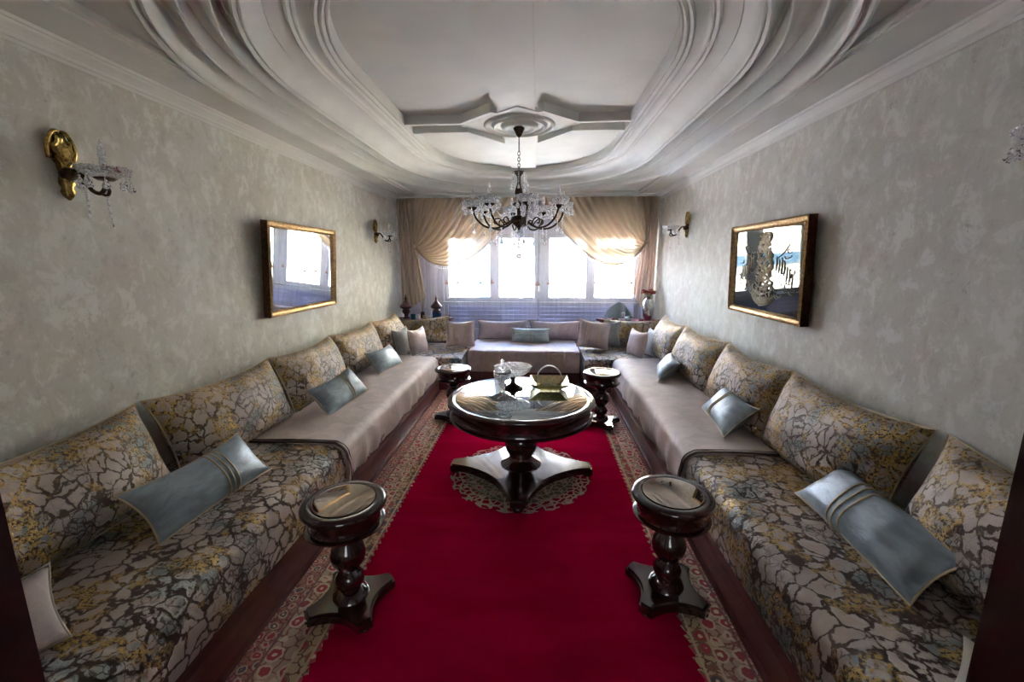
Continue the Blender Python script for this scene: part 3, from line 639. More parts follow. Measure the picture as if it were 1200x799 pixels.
def round_table(name, loc, label, D, H, apron, gm, cat, rot=0, group=None, base_r=.52, col=None, ring=.07, tipw=.045, knob=False):
    t = thing(name, loc, label, cat, (0, 0, rot), group); r = D / 2; n = 72 if D > .6 else 40
    top = [(r - ring, H - .004), (r - ring + .005, H), (r - .012, H), (r - .003, H - .008), (r, H - .018), (r - .006, H - .03), (r - .02, H - .034), (r - .06, H - .034)]
    m_ = MB(); v = []; f = []
    m_.lathe([(a, b) for a, b in reversed(top)], (0, 0, 0), n); m_.b('tabletop', 'mahog', t, auto=R(50))
    MB().lathe([(r - ring - .002, H - .02), (r - ring - .002, H + .0015), (r - ring - .012, H + .003)], (0, 0, 0), n).b('mirror_inlay', gm, t, auto=R(30))
    MB().lathe([(r - .06, H - apron - .012), (r - .03, H - apron - .01), (r - .022, H - apron), (r - .03, H - apron + .01), (r - .03, H - .05), (r - .022, H - .034)], (0, 0, 0), n).b('apron', 'mahog', t, auto=R(50))
    MB().lathe([(r - .022, H - apron - .004), (r - .012, H - apron + .003), (r - .012, H - apron + .009), (r - .022, H - apron + .014)], (0, 0, 0), n).b('apron_bead', 'mahog', t, auto=R(60))
    MB().lathe(col, (0, 0, 0), 28).b('column', 'mahog', t, auto=R(45))
    k = base_r / .52; bh = .075 * (k ** .5)
    MB().prism(star_base(base_r - .012, tipw * .8, 0, 0, 0, .35, tipw * .85), bh, bh + .012).prism(star_base(base_r, tipw, 0, 0, 0, .35, tipw), bh - .035, bh).b('base', 'mahog', t, auto=R(30))
    for q in range(4):
        a = q * PI / 2; x, y = math.cos(a) * (base_r - .03 * k), math.sin(a) * (base_r - .03 * k)
        MB().lathe([(.02 * k, 0), (.036 * k, .008), (.042 * k, .022 * k), (.036 * k, bh - .032)], (x, y, .0), 14).b('foot', 'mahog', t, smooth=True)
    if knob:
        MB().ball((.0, -r + .01, H - apron * .55), .012, 8, 6).b('drawer_knob', 'silver', t, smooth=True)
    return t
colB = [(.16, .075), (.15, .095), (.10, .12), (.085, .15), (.105, .19), (.125, .24), (.12, .30), (.085, .345), (.075, .365), (.10, .38), (.105, .40), (.085, .415), (.095, .44), (.14, .475), (.16, .495)]
TBL = round_table('round_coffee_table', (-.11, 3.0, .014), 'large round mahogany coffee table with mirrored top in the middle of the rug', 1.07, .616, .135, 'tabmirror', 'table', col=colB, base_r=.53, ring=.055, tipw=.05)
colS = [(.085, .05), (.075, .075), (.045, .09), (.042, .105), (.062, .12), (.066, .15), (.05, .175), (.036, .19), (.05, .205), (.072, .235), (.078, .27), (.07, .305), (.045, .335), (.04, .35), (.06, .365), (.09, .40), (.10, .425)]
GS = 'small round mahogany side tables'
st1 = round_table('side_table', (-.855, 1.70, .014), 'small round mahogany side table by left sofa, nearest the doorway', .37, .536, .115, 'stoolmirror', 'table', rot=R(40), group=GS, col=colS, base_r=.20, ring=.048, tipw=.032)
def clone(o, loc, rot, label):
    c = dup(o); c.location = loc; c.rotation_euler = (0, 0, rot); c['label'] = label; return c
clone(st1, (.635, 1.85, .014), R(48), 'small round mahogany side table by right sofa, nearest the doorway')
clone(st1, (-.835, 4.12, .014), R(10), 'small round mahogany side table by far end of left sofa')
clone(st1, (.635, 4.05, .014), R(20), 'small round mahogany side table by far end of right sofa')
for o in list(bpy.data.objects):
    if o.name.startswith('side_table') and o.location.y > 4:
        r_ = .185; MB().ball((.02, -r_ + .012, .47), .013, 8, 6).b('drawer_knob', 'silver', o, smooth=True)

# things on the round table
TZ = .014 + .616 + .003
t = thing('lidded_glass_jar', (-.24, 2.93, TZ), 'cut glass jar with pointed lid and wide foot, left on the round table', 'jar')
MB().lathe([(.085, 0), (.09, .006), (.06, .018), (.03, .03), (.018, .05), (.014, .085), (.03, .10), (.014, .11), (.02, .13)], (0, 0, 0), 20, (10, .06)).b('foot', 'crystal', t, auto=R(50))
MB().lathe([(.02, .13), (.05, .145), (.062, .17), (.058, .195), (.05, .2)], (0, 0, 0), 20, (10, .05)).b('bowl', 'crystal', t, auto=R(50))
MB().lathe([(.056, .2), (.06, .21), (.045, .235), (.02, .25), (.01, .262), (.014, .272), (.004, .29)], (0, 0, 0), 20, (10, .05)).b('lid', 'crystal', t, auto=R(50))
MB().lathe([(.05, .185), (.064, .19), (.064, .2), (.05, .203)], (0, 0, 0), 20).b('rim_band', 'silver', t, auto=R(50))
t = thing('crystal_compote', (-.18, 3.18, TZ), 'cut crystal footed bowl with dark stem behind the glass jar', 'bowl')
MB().lathe([(.075, 0), (.08, .008), (.05, .02), (.022, .04), (.016, .06), (.024, .075), (.014, .09), (.03, .1)], (0, 0, 0), 20).b('stem', 'bronze', t, auto=R(50))
MB().lathe([(.03, .1), (.09, .115), (.13, .145), (.145, .175), (.14, .178), (.125, .15), (.085, .122), (.02, .112)], (0, 0, 0), 32, (16, .03)).b('bowl', 'crystal', t, auto=R(60))
t = thing('basket_dish', (.10, 3.20, TZ), 'square gilt and glass basket dish with arched handle on the round table', 'dish')
m_ = MB(); s1, s2, h1 = .075, .15, .06
for (q0, q1) in (((-s1, -s1), (s1, -s1)), ((s1, -s1), (s1, s1)), ((s1, s1), (-s1, s1)), ((-s1, s1), (-s1, -s1))):
    k = s2 / s1
    m_.add([(q0[0], q0[1], .008), (q1[0], q1[1], .008), (q1[0] * k, q1[1] * k, h1), (q0[0] * k, q0[1] * k, h1), (q0[0], q0[1], .014), (q1[0], q1[1], .014), (q1[0] * k * .97, q1[1] * k * .97, h1 + .004), (q0[0] * k * .97, q0[1] * k * .97, h1 + .004)], [(0, 1, 2, 3), (7, 6, 5, 4), (3, 2, 6, 7), (0, 3, 7, 4), (1, 5, 6, 2)])
m_.box(-s1, s1, -s1, s1, 0, .012); m_.b('tray', 'basket', t)
m_ = MB()
for dy in (-.012, .012): m_.tube([(.10 * math.cos(a), dy, .05 + .13 * math.sin(a)) for a in [PI * i / 20 for i in range(21)]], .0035, 6)
m_.b('handle', 'silver', t, smooth=True)
MB().box(-s1 * .8, s1 * .8, -s1 * .8, s1 * .8, .013, .018).b('glass_insert', 'crystal', t)

# ---------------------------------------------------------------- curtains
YS = 6.60
def swag(name, T0, T1, K, H1, H2, V1, V2, label, y=YS):
    """fan of pleats from the rail (T0..T1) down into the knot K; strand 1 is the sagging hem"""
    root = thing(name, (0, 0, 0), label, 'curtain')
    ns, nt = 160, 26
    def pt(s_, t):
        top = (T0[0] + (T1[0] - T0[0]) * s_, 2.53); q = s_ ** 1.15
        c1 = (V1[0] + (H1[0] - V1[0]) * q, V1[1] + (H1[1] - V1[1]) * q); c2 = (V2[0] + (H2[0] - V2[0]) * q, V2[1] + (H2[1] - V2[1]) * q)
        k = (K[0], K[1] + .05 * (.5 - s_)); x, z = bez((top, c1, c2, k), t)
        ph = 2 * PI * 13 * s_ + 1.3 * math.sin(9 * s_); amp = .042 * (1 - t * .6) * min(1, .4 + t * 2)
        dz = .010 * math.sin(ph + 1.2) * math.sin(PI * t)
        return (x, y + amp * math.sin(ph) - .05 * math.sin(PI * t) * s_ - .01, z + dz)
    v = []; 
    m_ = MB().grid(ns, nt, lambda a, b: pt(a, b)); m_.b('pleated_swag', 'swag', root, smooth=True)
    hem = [pt(1, t / 40) for t in range(41)]
    MB().tube([(a, b - .008, c) for a, b, c in hem], .010, 6, flat=.6).b('hem_braid', 'trim', root, smooth=True)
    fr = MB()
    for t in range(6, 96, 2):
        a, b, c = pt(1, t / 100); fr.tube([(a, b - .01, c - .008), (a, b - .01, c - .035)], .0015, 4); fr.ball((a, b - .01, c - .042), .008, 6, 5, 1.5)
    f_ = fr.b('bead_fringe', 'crystal', root, smooth=True); f_['kind'] = 'stuff'
    MB().ball((K[0], y - .03, K[1]), .045, 12, 8, .8).b('tieback_rosette', 'swag', root, smooth=True)
    return root
swag('curtain_swag', (-1.99, 0), (-.25, 0), (-1.885, 1.83), (-.66, 1.72), (-1.42, 1.16), (-1.96, 2.25), (-1.93, 2.03), 'pleated gold beige swag pinned to the left of window')
swag('curtain_swag', (1.70, 0), (.05, 0), (1.61, 1.88), (.50, 1.72), (1.17, 1.16), (1.67, 2.25), (1.64, 2.05), 'pleated gold beige swag pinned to the right of window', y=YS + .012)
def panel(name, tops, mids, bots, zt, zm, zb, label, mat='drape', y=YS + .03, folds=6, zbot_fn=None, amp=.022):
    root = thing(name, (0, 0, 0), label, 'curtain')
    def fn(a, b):
        if b < .4: k = b / .4; k = k * k * (3 - 2 * k); l, r_ = [tops[i] + (mids[i] - tops[i]) * k for i in (0, 1)]; z = zt + (zm - zt) * b / .4
        else: k = (b - .4) / .6; l, r_ = [mids[i] + (bots[i] - mids[i]) * k for i in (0, 1)]; zz = zb + (zbot_fn(a) if zbot_fn else 0); z = zm + (zz - zm) * k
        return (l + (r_ - l) * a, y + amp * math.sin(2 * PI * folds * a + .8 * math.sin(3 * b)) + .006 * math.sin(17 * a + 5 * b), z)
    MB().grid(90, 30, fn).b('pleated_panel', mat, root, smooth=True); return root
panel('drape', (-2.15, -1.90), (-2.14, -1.86), (-2.13, -1.75), 2.53, 1.85, .78, 'long beige satin drape hanging at left side of the window', folds=6, zbot_fn=lambda a: .25 * a)
panel('drape', (1.60, 1.77), (1.56, 1.77), (1.45, 1.76), 2.53, 1.88, .80, 'long beige satin drape hanging at right side of the window', folds=6, zbot_fn=lambda a: .35 * (1 - a) ** 2)
def voile(x0, x1, label, y, zb=.50, folds=20, gather=()):
    root = thing('voile_curtain', (0, 0, 0), label, 'curtain')
    def fn(a, b):
        x = x0 + (x1 - x0) * a; z = 2.52 + (zb - 2.52) * b
        yy = y + .018 * math.sin(2 * PI * folds * a + math.sin(7 * a) * 2) + .006 * math.sin(40 * a + 6 * b)
        if b > .86: q = (b - .86) / .14; yy -= .12 * q * q; z += .07 * q * math.sin(2 * PI * 3.3 * a + 1) + .05 * q
        return (x, yy, z)
    MB().grid(260, 40, fn).b('voile', 'sheer', root, smooth=True)
    return root
vl = voile(-1.55, .03, 'white voile curtain over the left half of window', 6.70)
vr = voile(.0, 1.62, 'white voile curtain over the right half of window', 6.712)
# gathered doubled folds of voile
def motif(root, x, y, z, s_=1.0):
    m_ = MB(); 
    for k, (dx, dz, a) in enumerate(((0, 0, 0), (.018, -.02, .5), (-.018, -.02, -.5))):
        poly = [(math.sin(q) * .010 * s_, math.cos(q) * .034 * s_ * (1 if k == 0 else .6)) for q in [2 * PI * i / 10 for i in range(10)]]
        pts = [(x + dx * s_ + px * math.cos(a) + pz * math.sin(a), z + dz * s_ - px * math.sin(a) + pz * math.cos(a)) for px, pz in poly]
        m_.add([(px, y, pz) for px, pz in pts] + [(px, y + .002, pz) for px, pz in pts], [tuple(range(10)), tuple(range(19, 9, -1))] + [(i, 10 + i, 10 + (i + 1) % 10, (i + 1) % 10) for i in range(10)])
    return m_.b('embroidered_leaf', 'trim', root)
for i in range(17):
    x = -1.42 + i * .178; motif(vl if x < .0 else vr, x, 6.665, 1.28 + .015 * math.sin(i * 2.1), 1.0 + .2 * math.sin(i * 1.7))
side_v = voile(-1.74, -1.46, 'gathered white voile strip between left drape and window', 6.66, zb=.74, folds=5)

# ---------------------------------------------------------------- mirrors
def framed(name, loc, yaw, tilt, W, H, label, cat, glass):
    t = thing(name, loc, label, cat, (R(tilt), 0, R(yaw))); d = .055
    m_ = MB()
    def loop(a, b, y): return [(-a, y, -b), (a, y, -b), (a, y, b), (-a, y, b)]
    steps = [(W / 2, H / 2, 0), (W / 2, H / 2, -d), (W / 2 - .010, H / 2 - .010, -d - .006), (W / 2 - .018, H / 2 - .018, -d + .004), (W / 2 - .032, H / 2 - .032, -d + .010), (W / 2 - .040, H / 2 - .040, -d + .002), (W / 2 - .048, H / 2 - .048, -d + .012), (W / 2 - .055, H / 2 - .055, -d + .025)]
    v = []; f = []
    for s_ in steps: v += loop(*s_)
    for i in range(len(steps) - 1):
        for k in range(4): f.append((i * 4 + k, (i + 1) * 4 + k, (i + 1) * 4 + (k + 1) % 4, i * 4 + (k + 1) % 4))
    f = [tuple(reversed(q)) for q in f]
    MB().add(v[4:], [tuple(i - 4 for i in q) for q in f if min(q) >= 4]).b('gilt_frame', 'gold', t)
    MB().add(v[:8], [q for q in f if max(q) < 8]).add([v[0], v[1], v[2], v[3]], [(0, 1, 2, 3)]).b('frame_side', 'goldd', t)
    rp = MB(); nX, nZ = int(W / .02), int(H / .02)
    for k in range(nX):
        x = -W / 2 + .02 + (W - .04) * (k + .5) / nX
        for z in (-H / 2 + .006, H / 2 - .006): rp.ball((x, -d - .002, z), .006, 5, 4)
    for k in range(nZ):
        z = -H / 2 + .02 + (H - .04) * (k + .5) / nZ
        for x in (-W / 2 + .006, W / 2 - .006): rp.ball((x, -d - .002, z), .006, 5, 4)
    b_ = rp.b('beaded_edge', 'gold', t, smooth=True); b_['kind'] = 'stuff'
    MB().box(-W / 2 + .05, W / 2 - .05, -d + .022, -.002, -H / 2 + .05, H / 2 - .05).b('mirror_glass', glass, t)
    return t
framed('wall_mirror', (XL + .035, 3.80, 1.535), 90, 3.6, 1.12, .755, 'gilt framed mirror on the left wall', 'mirror', 'mirror')
cal = framed('calligraphy_panel', (XR - .03, 3.41, 1.535), -90, 2.2, 1.08, .715, 'gilt framed mirror panel with gold calligraphy on the right wall', 'picture', 'darkmirror')
rc = random.Random(3); m_ = MB()
def stroke(pts, r=.006):
    p = smoothpts(pts, 5); n = len(p)
    m_.tube([(x, -.036, z) for x, z in p], [max(.0012, .62 * r * (.35 + 1.0 * math.sin(PI * (i + .5) / n))) for i in range(n)], 5, flat=.5)
def arcs(cx, cz, w_, h_, a0, a1, r=.006): stroke([(cx + w_ * math.cos(a0 + (a1 - a0) * i / 8), cz + h_ * math.sin(a0 + (a1 - a0) * i / 8)) for i in range(9)], r)
# a tall vase-like column of interlaced letter bowls, with freer words to either side
def halfw(z): return .055 + .075 * max(0, min(1, (.26 - z) / .42)) ** 1.2 if z > -.18 else .13 - (-.18 - z) * .9
for i in range(120):
    z = .27 - .53 * i / 120; wd = halfw(z); x = rc.uniform(-1, 1) * wd; a = rc.uniform(0, 2 * PI); sp_ = rc.uniform(2.2, 4.4) * rc.choice((-1, 1)); q = rc.uniform(.014, .036)
    arcs(x, z, q * 1.25, q, a, a + sp_, rc.uniform(.008, .013))
for i in range(9):
    z = .25 - i * .052; wd = halfw(z); stroke([(-wd * 1.1, z + .02), (-wd * .2, z - .022), (wd * 1.15, z + .025)], .011)
for q in (.0, .03, .06): arcs(0, -.15 - q * .3, .17 - q, .12 - q * .8, PI * 1.06, PI * 1.94, .014)
arcs(.0, -.13, .225, .09, PI * 1.12, PI * 1.42, .008); arcs(.0, -.13, .225, .09, PI * 1.58, PI * 1.88, .008)
for sx in (-1, 1):
    for i in range(16):
        x = sx * rc.uniform(.17, .38); z = rc.uniform(-.16, .20) - abs(x) * .1; q = rc.uniform(.015, .03); a = rc.uniform(PI * .9, PI * 1.2)
        arcs(x, z, q * 1.3, q, a, a + rc.uniform(2.2, 3.6), .0045)
    for i in range(7):
        x = sx * (.17 + .034 * i); z = .12 - .02 * i + rc.uniform(-.02, .02); stroke([(x, z), (x + .006, z - .06), (x - .005, z - .11)], .0045)
    stroke([(sx * .16, .08), (sx * .25, .12), (sx * .33, .19)], .006)
    for i in range(5): m_.ball((sx * rc.uniform(.17, .36), -.036, rc.uniform(-.12, .2)), .005, 5, 4)
m_.b('gilt_calligraphy', 'gilt', cal, smooth=True)

# ---------------------------------------------------------------- sconces
def teardrop(m_, x, y, z, r=.009, l=.035):
    m_.lathe([(.001, l), (r * .45, l * .6), (r, l * .28), (r * .7, l * .08), (.001, 0)], (x, y, z - l), 6)
def strand(m_, x, y, z, n=4, bead=.0055, gap=.014, dr=True, l=.035, r=.009):
    for k in range(n): m_.ball((x, y, z - gap * (k + .5)), bead, 6, 4)
    if dr: teardrop(m_, x, y, z - gap * n, r, l)
def sconce(loc, yaw, label):
    # local: wall plane y=0, arm reaches -y
    t = thing('wall_sconce', loc, label, 'wall lamp', (0, 0, R(yaw)))
    def plate(a, b):
        th = 2 * PI * a; rr = b; sc_ = 1 + .10 * math.cos(9 * th)
        x = .050 * rr * sc_ * math.cos(th) * (1 - .25 * (math.sin(th) < 0)); z = .085 * rr * sc_ * math.sin(th); y = -.035 * math.sqrt(max(0, 1 - rr ** 2.2)) - .008 * math.sin(rr * PI * 3) * (rr > .4)
        return (x, y - .004, z + .06)
    MB().grid(48, 12, plate).b('cartouche_plate', 'brass', t, smooth=True)
    m_ = MB()
    for s_ in (-1, 1):
        m_.tube(smoothpts([(s_ * .052, -.008, .03), (s_ * .058, -.018, .09), (s_ * .03, -.02, .145), (s_ * .008, -.02, .150)], 4), .009, 6)
    m_.lathe([(.004, -.145), (.016, -.13), (.024, -.11), (.018, -.09), (.028, -.07), (.02, -.04), (.012, -.02)], (0, -.015, 0), 10, (5, .15))
    m_.b('leaf_scrolls', 'brass', t, smooth=True)
    MB().ball((0, -.03, -.03), .034, 12, 8, .9).b('boss', 'bronze', t, smooth=True)
    arm = MB().tube(smoothpts([(0, -.03, -.03), (0, -.07, -.015), (0, -.105, -.05), (0, -.13, -.10), (0, -.17, -.115), (0, -.20, -.085), (0, -.205, -.05)], 5), .009, 8)
    arm.tube(smoothpts([(0, -.17, -.115), (0, -.20, -.125), (0, -.215, -.105), (0, -.205, -.09)], 4), .007, 6)
    a = arm.b('scroll_arm', 'bronze', t, smooth=True)
    c = (0, -.205, -.05)
    MB().lathe([(.012, 0), (.06, .006), (.085, .022), (.096, .045), (.09, .046), (.076, .025), (.045, .012), (.01, .008)], c, 32, (8, .08)).b('crystal_dish', 'crystal', t, auto=R(60))
    MB().lathe([(.03, -.01), (.045, .0), (.02, .006)], c, 16).b('dish_holder', 'bronze', t, smooth=True)
    MB().lathe([(.014, .01), (.017, .02), (.014, .07), (.016, .075)], c, 12).b('candle_sleeve', 'crystal', t, auto=R(50))
    MB().lathe([(.010, .075), (.016, .095), (.017, .115), (.010, .14), (.002, .165)], c, 12).b('flame_bulb', 'bulb', t, smooth=True)
    for k in range(8):
        q = 2 * PI * k / 8; n = 3 if k % 2 else 2; d_ = MB(); strand(d_, .085 * math.cos(q), -.205 + .085 * math.sin(q), -.012, n, l=.055, r=.017); d_.b('crystal_drop', 'crystal', t)
    for (x, y, z, n) in ((0, -.20, -.125, 9), (0, -.10, -.055, 11)):
        d_ = MB(); strand(d_, x, y, z, n, .006, .012, l=.04, r=.009); d_.b('crystal_strand', 'crystal', t)
    return t
s0 = sconce((XL, 1.93, 2.02), 90, 'brass sconce with crystal dish on left wall, nearest the doorway')
def clone2(loc, yaw, label): c = dup(s0); c.location = loc; c.rotation_euler = (0, 0, R(yaw)); c['label'] = label; return c
clone2((XL, 5.72, 1.98), 90, 'brass crystal sconce on left wall between mirror and drape')
clone2((XR, 1.50, 2.02), -90, 'crystal sconce cut off by right edge of the picture')
clone2((XR, 5.36, 2.02), -90, 'brass crystal sconce on right wall between panel and drape')

# ---------------------------------------------------------------- chandelier
CHX, CHY = -.17, 3.9
ch = thing('chandelier', (CHX, CHY, 0), 'bronze and crystal chandelier with candle bulbs above the round table', 'chandelier')
MB().lathe([(.008, 2.64), (.02, 2.65), (.045, 2.70), (.05, 2.71), (.04, 2.72), (.02, 2.735)], (0, 0, 0), 16).b('ceiling_cup', 'bronze', ch, auto=R(50))
m_ = MB(); m_.tube([(0, 0, 2.65), (0, 0, 2.52)], .005, 6)
for k in range(6):
    z = 2.51 - k * .024; a = k % 2
    m_.tube([((.012 * math.cos(q)) * (1 - a), (.012 * math.cos(q)) * a, z + .018 * math.sin(q)) for q in [2 * PI * i / 10 for i in range(10)]], .0028, 5, closed=True)
m_.b('chain', 'bronze', ch, smooth=True)
MB().lathe([(.008, 2.37), (.05, 2.362), (.06, 2.35), (.03, 2.34), (.016, 2.32), (.014, 2.27), (.022, 2.245), (.034, 2.21), (.036, 2.18), (.022, 2.14), (.012, 2.13), (.014, 2.11), (.05, 2.10), (.06, 2.085), (.03, 2.07), (.016, 2.05), (.016, 2.0), (.06, 1.985), (.075, 1.96), (.07, 1.93), (.04, 1.91), (.016, 1.895), (.008, 1.87)], (0, 0, 0), 20).b('stem', 'bronze', ch, auto=R(50))
for k in range(8):
    q = 2 * PI * k / 8; d_ = MB(); strand(d_, .062 * math.cos(q), .062 * math.sin(q), 2.352, 6, .0075, .015, l=.05, r=.014); d_.b('crystal_strand', 'crystal', ch)
d_ = MB(); d_.lathe([(.002, 1.87), (.03, 1.862), (.04, 1.85), (.03, 1.838), (.002, 1.83)], (0, 0, 0), 10)
for z, r_ in ((1.82, .014), (1.79, .018), (1.755, .014), (1.725, .018), (1.695, .012)): d_.ball((0, 0, z), r_, 8, 6)
d_.ball((0, 0, 1.645), .028, 8, 6); d_.b('pendant_drops', 'crystal', ch)
ARMR = .405
arms = []
def arm_at(par):
    a = MB().tube(smoothpts([(.05, 0, 1.965), (.11, 0, 1.925), (.20, 0, 1.885), (.30, 0, 1.90), (.375, 0, 1.965), (ARMR, 0, 2.04)], 5), .0085, 8)
    a.tube(smoothpts([(.13, 0, 1.915), (.17, 0, 1.965), (.215, 0, 1.96), (.215, 0, 1.925), (.19, 0, 1.925)], 5), .006, 6)
    a.lathe([(.008, 2.025), (.018, 2.035), (.042, 2.05), (.046, 2.056), (.01, 2.06)], (ARMR, 0, 0), 14)
    ar = a.b('arm', 'bronze', par, smooth=True)
    MB().lathe([(.015, 2.056), (.055, 2.062), (.076, 2.08), (.088, 2.112), (.082, 2.113), (.068, 2.084), (.045, 2.07), (.01, 2.066)], (ARMR, 0, 0), 32, (8, .09)).b('crystal_dish', 'crystal', ar, auto=R(60))
    MB().lathe([(.012, 2.062), (.014, 2.07), (.011, 2.125), (.013, 2.13)], (ARMR, 0, 0), 10).b('candle_sleeve', 'ceram', ar, auto=R(50))
    MB().lathe([(.009, 2.13), (.0155, 2.148), (.016, 2.165), (.009, 2.19), (.002, 2.212)], (ARMR, 0, 0), 10).b('flame_bulb', 'bulb', ar, smooth=True)
    for k in range(9):
        q = 2 * PI * k / 9; d_ = MB(); strand(d_, ARMR + .082 * math.cos(q), .082 * math.sin(q), 2.10, 1 + k % 3, .0075, .017, l=.06, r=.017); d_.b('crystal_drop', 'crystal', ar)
    d_ = MB(); strand(d_, ARMR - .01, 0, 2.02, 9, .0065, .014, l=.06, r=.018); d_.b('crystal_strand', 'crystal', ar)
    d_ = MB(); strand(d_, .25, 0, 1.885, 6, .0065, .014, l=.06, r=.018); d_.b('crystal_strand', 'crystal', ar)
    g_ = MB()
    for i in range(1, 18):
        u = i / 18; g_.ball((.06 + (ARMR - .09) * u, 0, 2.08 + (2.06 - 2.08) * u - .10 * math.sin(PI * u)), .0075, 6, 4)
    g_.b('bead_garland', 'crystal', ar)
    return ar
a0 = arm_at(ch); a0.rotation_euler = (0, 0, R(12))
for k in range(1, 8):
    c = a0.copy(); C.objects.link(c); c.parent = ch; c.rotation_euler = (0, 0, R(12 + 45 * k))
    for g_ in KIDS(a0): d_ = g_.copy(); C.objects.link(d_); d_.parent = c

# ---------------------------------------------------------------- corner shelves and ornaments
def corner_shelf(cx, sx, z, label, topmat):
    t = thing('corner_shelf', (cx, YS - .08, 0), label, 'corner cabinet')
    pts = [(0, 0)] + [(sx * (.86 * math.cos(a)), -(.40 * math.sin(a))) for a in [PI / 2 * i / 10 for i in range(11)]]
    if sx > 0: pts = list(reversed(pts))
    MB().prism(pts, z - .03, z).b('shelf_top', topmat, t, auto=R(30))
    MB().prism([(x * .94, y * .90) for x, y in pts], .02, z - .03).b('cabinet_body', 'redwood', t, auto=R(30)); return t
corner_shelf(XL + .03, 1, .745, 'dark red wooden corner cabinet behind left corner cushion', 'redwood')
corner_shelf(XR - .03, -1, .745, 'red topped corner cabinet behind right corner cushion', 'red')
SZ = .747
def lidded(x, y, s_, label):
    t = thing('tajine_ornament', (x, y, SZ), label, 'ornament', group='dark lidded ornaments on the left corner cabinet')
    MB().lathe([(.05 * s_, 0), (.055 * s_, .01), (.03 * s_, .03), (.035 * s_, .06), (.065 * s_, .10), (.055 * s_, .13), (.045 * s_, .14), (.085 * s_, .16), (.095 * s_, .18)], (0, 0, 0), 16).b('body', 'ornament', t, auto=R(50))
    MB().lathe([(.095 * s_, .18), (.085 * s_, .20), (.05 * s_, .23), (.025 * s_, .26), (.014 * s_, .28), (.022 * s_, .30), (.010 * s_, .32), (.004, .36)], (0, 0, 0), 16).b('lid', 'ornament', t, auto=R(50)); return t
lidded(-1.98, 6.34, 1.0, 'dark red lidded ornament in the corner against left wall'); lidded(-1.52, 6.36, .95, 'dark red lidded ornament with finial beside the voile')
def cup(x, y, mat, r, h, label, grp='small glasses and cups on the left corner cabinet', name='glass_cup'):
    o = MB().lathe([(r * .7, 0), (r * .9, h * .1), (r, h), (r * .88, h * .98), (r * .7, h * .15), (.003, h * .12)], (0, 0, 0), 14).b(name, mat, None, auto=R(50)); o.location = (x, y, SZ); return tag(o, label, 'cup', grp)
cup(-1.84, 6.22, 'teal', .035, .08, 'teal glass cup, leftmost on the left corner cabinet'); cup(-1.755, 6.20, 'ceram', .03, .075, 'white cup right beside the teal glass cup')
cup(-1.675, 6.22, 'straw', .028, .06, 'straw coloured cup between the two white cups'); cup(-1.595, 6.20, 'ceram', .03, .06, 'white cup next to the blue glasses')
cup(-1.52, 6.22, 'blue', .03, .11, 'cobalt blue glass in front of the finial ornament'); cup(-1.455, 6.26, 'blue', .028, .09, 'short cobalt glass, rightmost on left corner cabinet')
def stems(name, loc, h, n, spread, mat, tip, label, cat, tipr=.018, seed=1, pot=None):
    t = thing(name, loc, label, cat); rr = random.Random(seed)
    if pot: MB().lathe(pot[0], (0, 0, 0), 18).b('vase', pot[1], t, auto=R(50))
    m_ = MB(); tips = []
    z0 = pot[2] if pot else 0
    for k in range(n):
        a = rr.uniform(0, 2 * PI); s_ = rr.uniform(.2, 1) * spread; hh = z0 + h * rr.uniform(.6, 1)
        e = (s_ * math.cos(a), s_ * math.sin(a) * .6, hh); m_.tube(smoothpts([(0, 0, max(0, z0 - .03)), (e[0] * .4, e[1] * .4, (z0 + hh) / 2), e], 3), .0025, 5); tips.append(e)
    m_.b('stems', mat, t, smooth=True)
    for e in tips:
        f_ = MB()
        for j in range(5):
            a = 2 * PI * j / 5 + rr.random(); c = (e[0] + tipr * .6 * math.cos(a), e[1] + tipr * .6 * math.sin(a), e[2] + rr.uniform(-.3, .3) * tipr); f_.ball(c, tipr * .62, 6, 4, .7)
        f_.b('flower', tip[rr.randrange(len(tip))], t, smooth=True)
    return t
stems('dried_flowers', (-1.74, 6.38, SZ), .26, 12, .08, 'straw', ['straw', 'ceram'], 'bunch of pale dried stems between the two dark ornaments', 'flowers', .010, 4, ([(.025, 0), (.035, .02), (.03, .08), (.02, .1)], 'bronze', .10))
stems('flower_vase', (1.62, 6.32, SZ), .13, 16, .10, 'leaf', ['petal', 'orange', 'petal'], 'silver oval vase holding red and orange flowers in right corner', 'vase', .03, 8, ([(.035, 0), (.05, .015), (.075, .08), (.088, .17), (.08, .26), (.055, .31), (.04, .325)], 'silver', .31))
sp = stems('flower_spray', (1.12, 6.12, SZ), .05, 8, .07, 'leaf', ['petal', 'orange', 'ceram'], 'small spray of red and cream flowers lying on red cabinet top', 'flowers', .02, 12)
stems('flower_spray', (1.47, 6.12, SZ), .04, 6, .06, 'leaf', ['petal', 'ornament'], 'small dark red flowers in front of the silver vase', 'flowers', .018, 15)
t = thing('swan_figurine', (1.32, 6.22, SZ), 'small white swan figurine with dark back on right corner cabinet', 'figurine')
MB().ball((0, 0, .035), .06, 14, 10, .55).b('body', 'ceram', t, smooth=True)
MB().tube(smoothpts([(-.045, 0, .045), (-.07, 0, .08), (-.06, 0, .115), (-.08, 0, .12), (-.1, 0, .108)], 4), .010, 8).b('neck', 'ceram', t, smooth=True)
MB().ball((.015, 0, .055), .045, 12, 8, .5).b('back', 'leaf', t, smooth=True)
cl = MB().grid(20, 14, lambda a, b: (1.02 + .42 * a, 6.46 - .03 * b + .012 * math.sin(20 * a), SZ + .01 + (.02 + .22 * math.sin(PI * min(1, a * 1.05)) ** .8) * (1 - b) + .006 * math.sin(14 * a + 6 * b)))
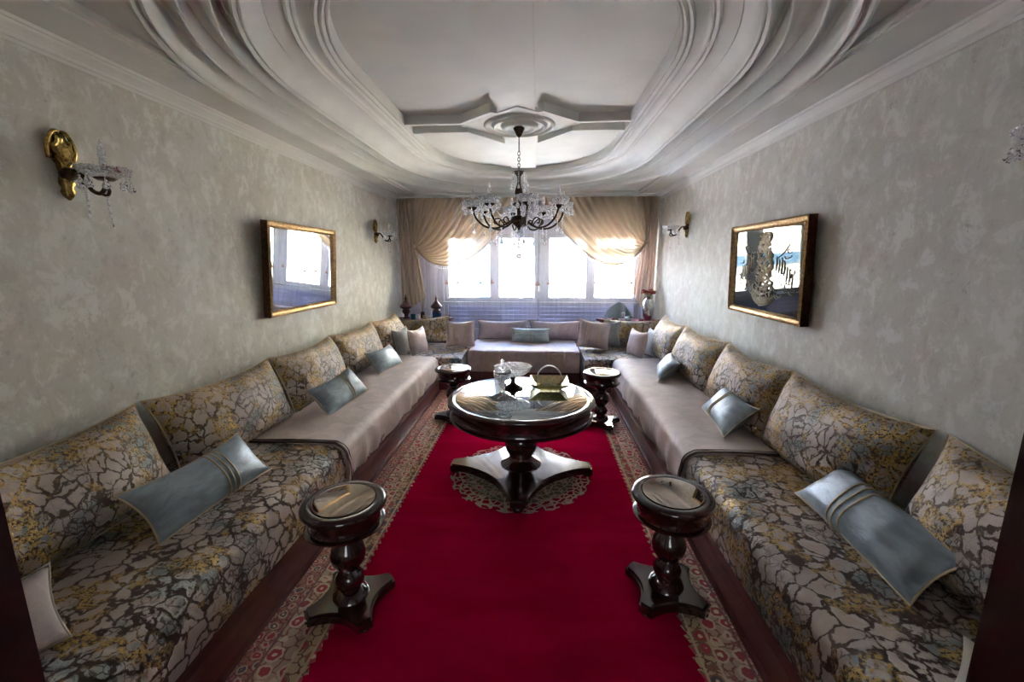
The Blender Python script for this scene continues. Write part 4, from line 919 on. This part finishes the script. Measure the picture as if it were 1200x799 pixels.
c_ = cl.b('folded_cloth', 'greycloth', None, smooth=True); tag(c_, 'grey blue cloth propped up behind flowers on right cabinet', 'cloth')
sol = c_.modifiers.new('thickness', 'SOLIDIFY'); sol.thickness = .012

# ---------------------------------------------------------------- outside
st(MB().box(-40, 40, 7.3, 60, -9.2, -9).b('ground', 'road'))
b1 = thing('apartment_building', (0, 17, -9), 'sunlit white building with pink grilles across the street', 'building')
MB().box(-9, 2.6, 0, 8, 0, 16).b('facade', 'facade', b1)
MB().box(-9, 2.2, -.9, 0, 8.2, 8.45).b('balcony_slab', 'facade', b1)
for x, w_ in ((-1.55, .62), (-.75, .55), (.88, .68)):
    s_ = MB().box(x, x + w_, -.06, 0, 8.6, 9.62).b('window_grille', 'pinkshut', b1)
    for k in range(4): MB().box(x + .06 + k * w_ / 4, x + .08 + k * w_ / 4, -.09, -.06, 8.6, 9.62).b('grille_bar', 'facade', s_)
for x, w_ in ((-1.5, .5), (-.5, .5), (.95, .55)): MB().box(x, x + w_, -.05, 0, 10.9, 11.5).b('window_shutter', 'skyblue', b1)
MB().box(-9, -2.4, -.3, 0, 9.95, 10.35).b('awning', 'skyblue', b1); MB().box(-2.35, -1.85, -.3, 0, 0, 16).b('corner_strip', 'skyblue', b1)
rl = MB(); rl.box(-9, 2.2, -.9, -.86, 9.35, 9.38)
for k in range(46): rl.box(-8.9 + k * .24, -8.885 + k * .24, -.9, -.885, 8.45, 9.35)
rl.b('railing', 'rail', b1)
b2 = thing('house', (0, 14.5, -9), 'cream house with arched openings seen through right window sash', 'building')
MB().box(1.95, 9, 0, 8, 0, 16).b('facade', 'facade_y', b2)
for x, w_ in ((2.1, .34), (2.62, .48)):
    s_ = MB().box(x - .05, x, -.08, 0, 9.2, 10.5).box(x + w_, x + w_ + .05, -.08, 0, 9.2, 10.5).box(x - .05, x + w_ + .05, -.08, 0, 10.5, 10.56).b('window_surround', 'rail', b2)
    MB().box(x, x + w_, -.02, 0, 9.2, 10.5).b('window_shutter', 'facade', s_)
MB().box(1.95, 9, -.12, 0, 10.9, 11.0).b('string_course', 'rail', b2)
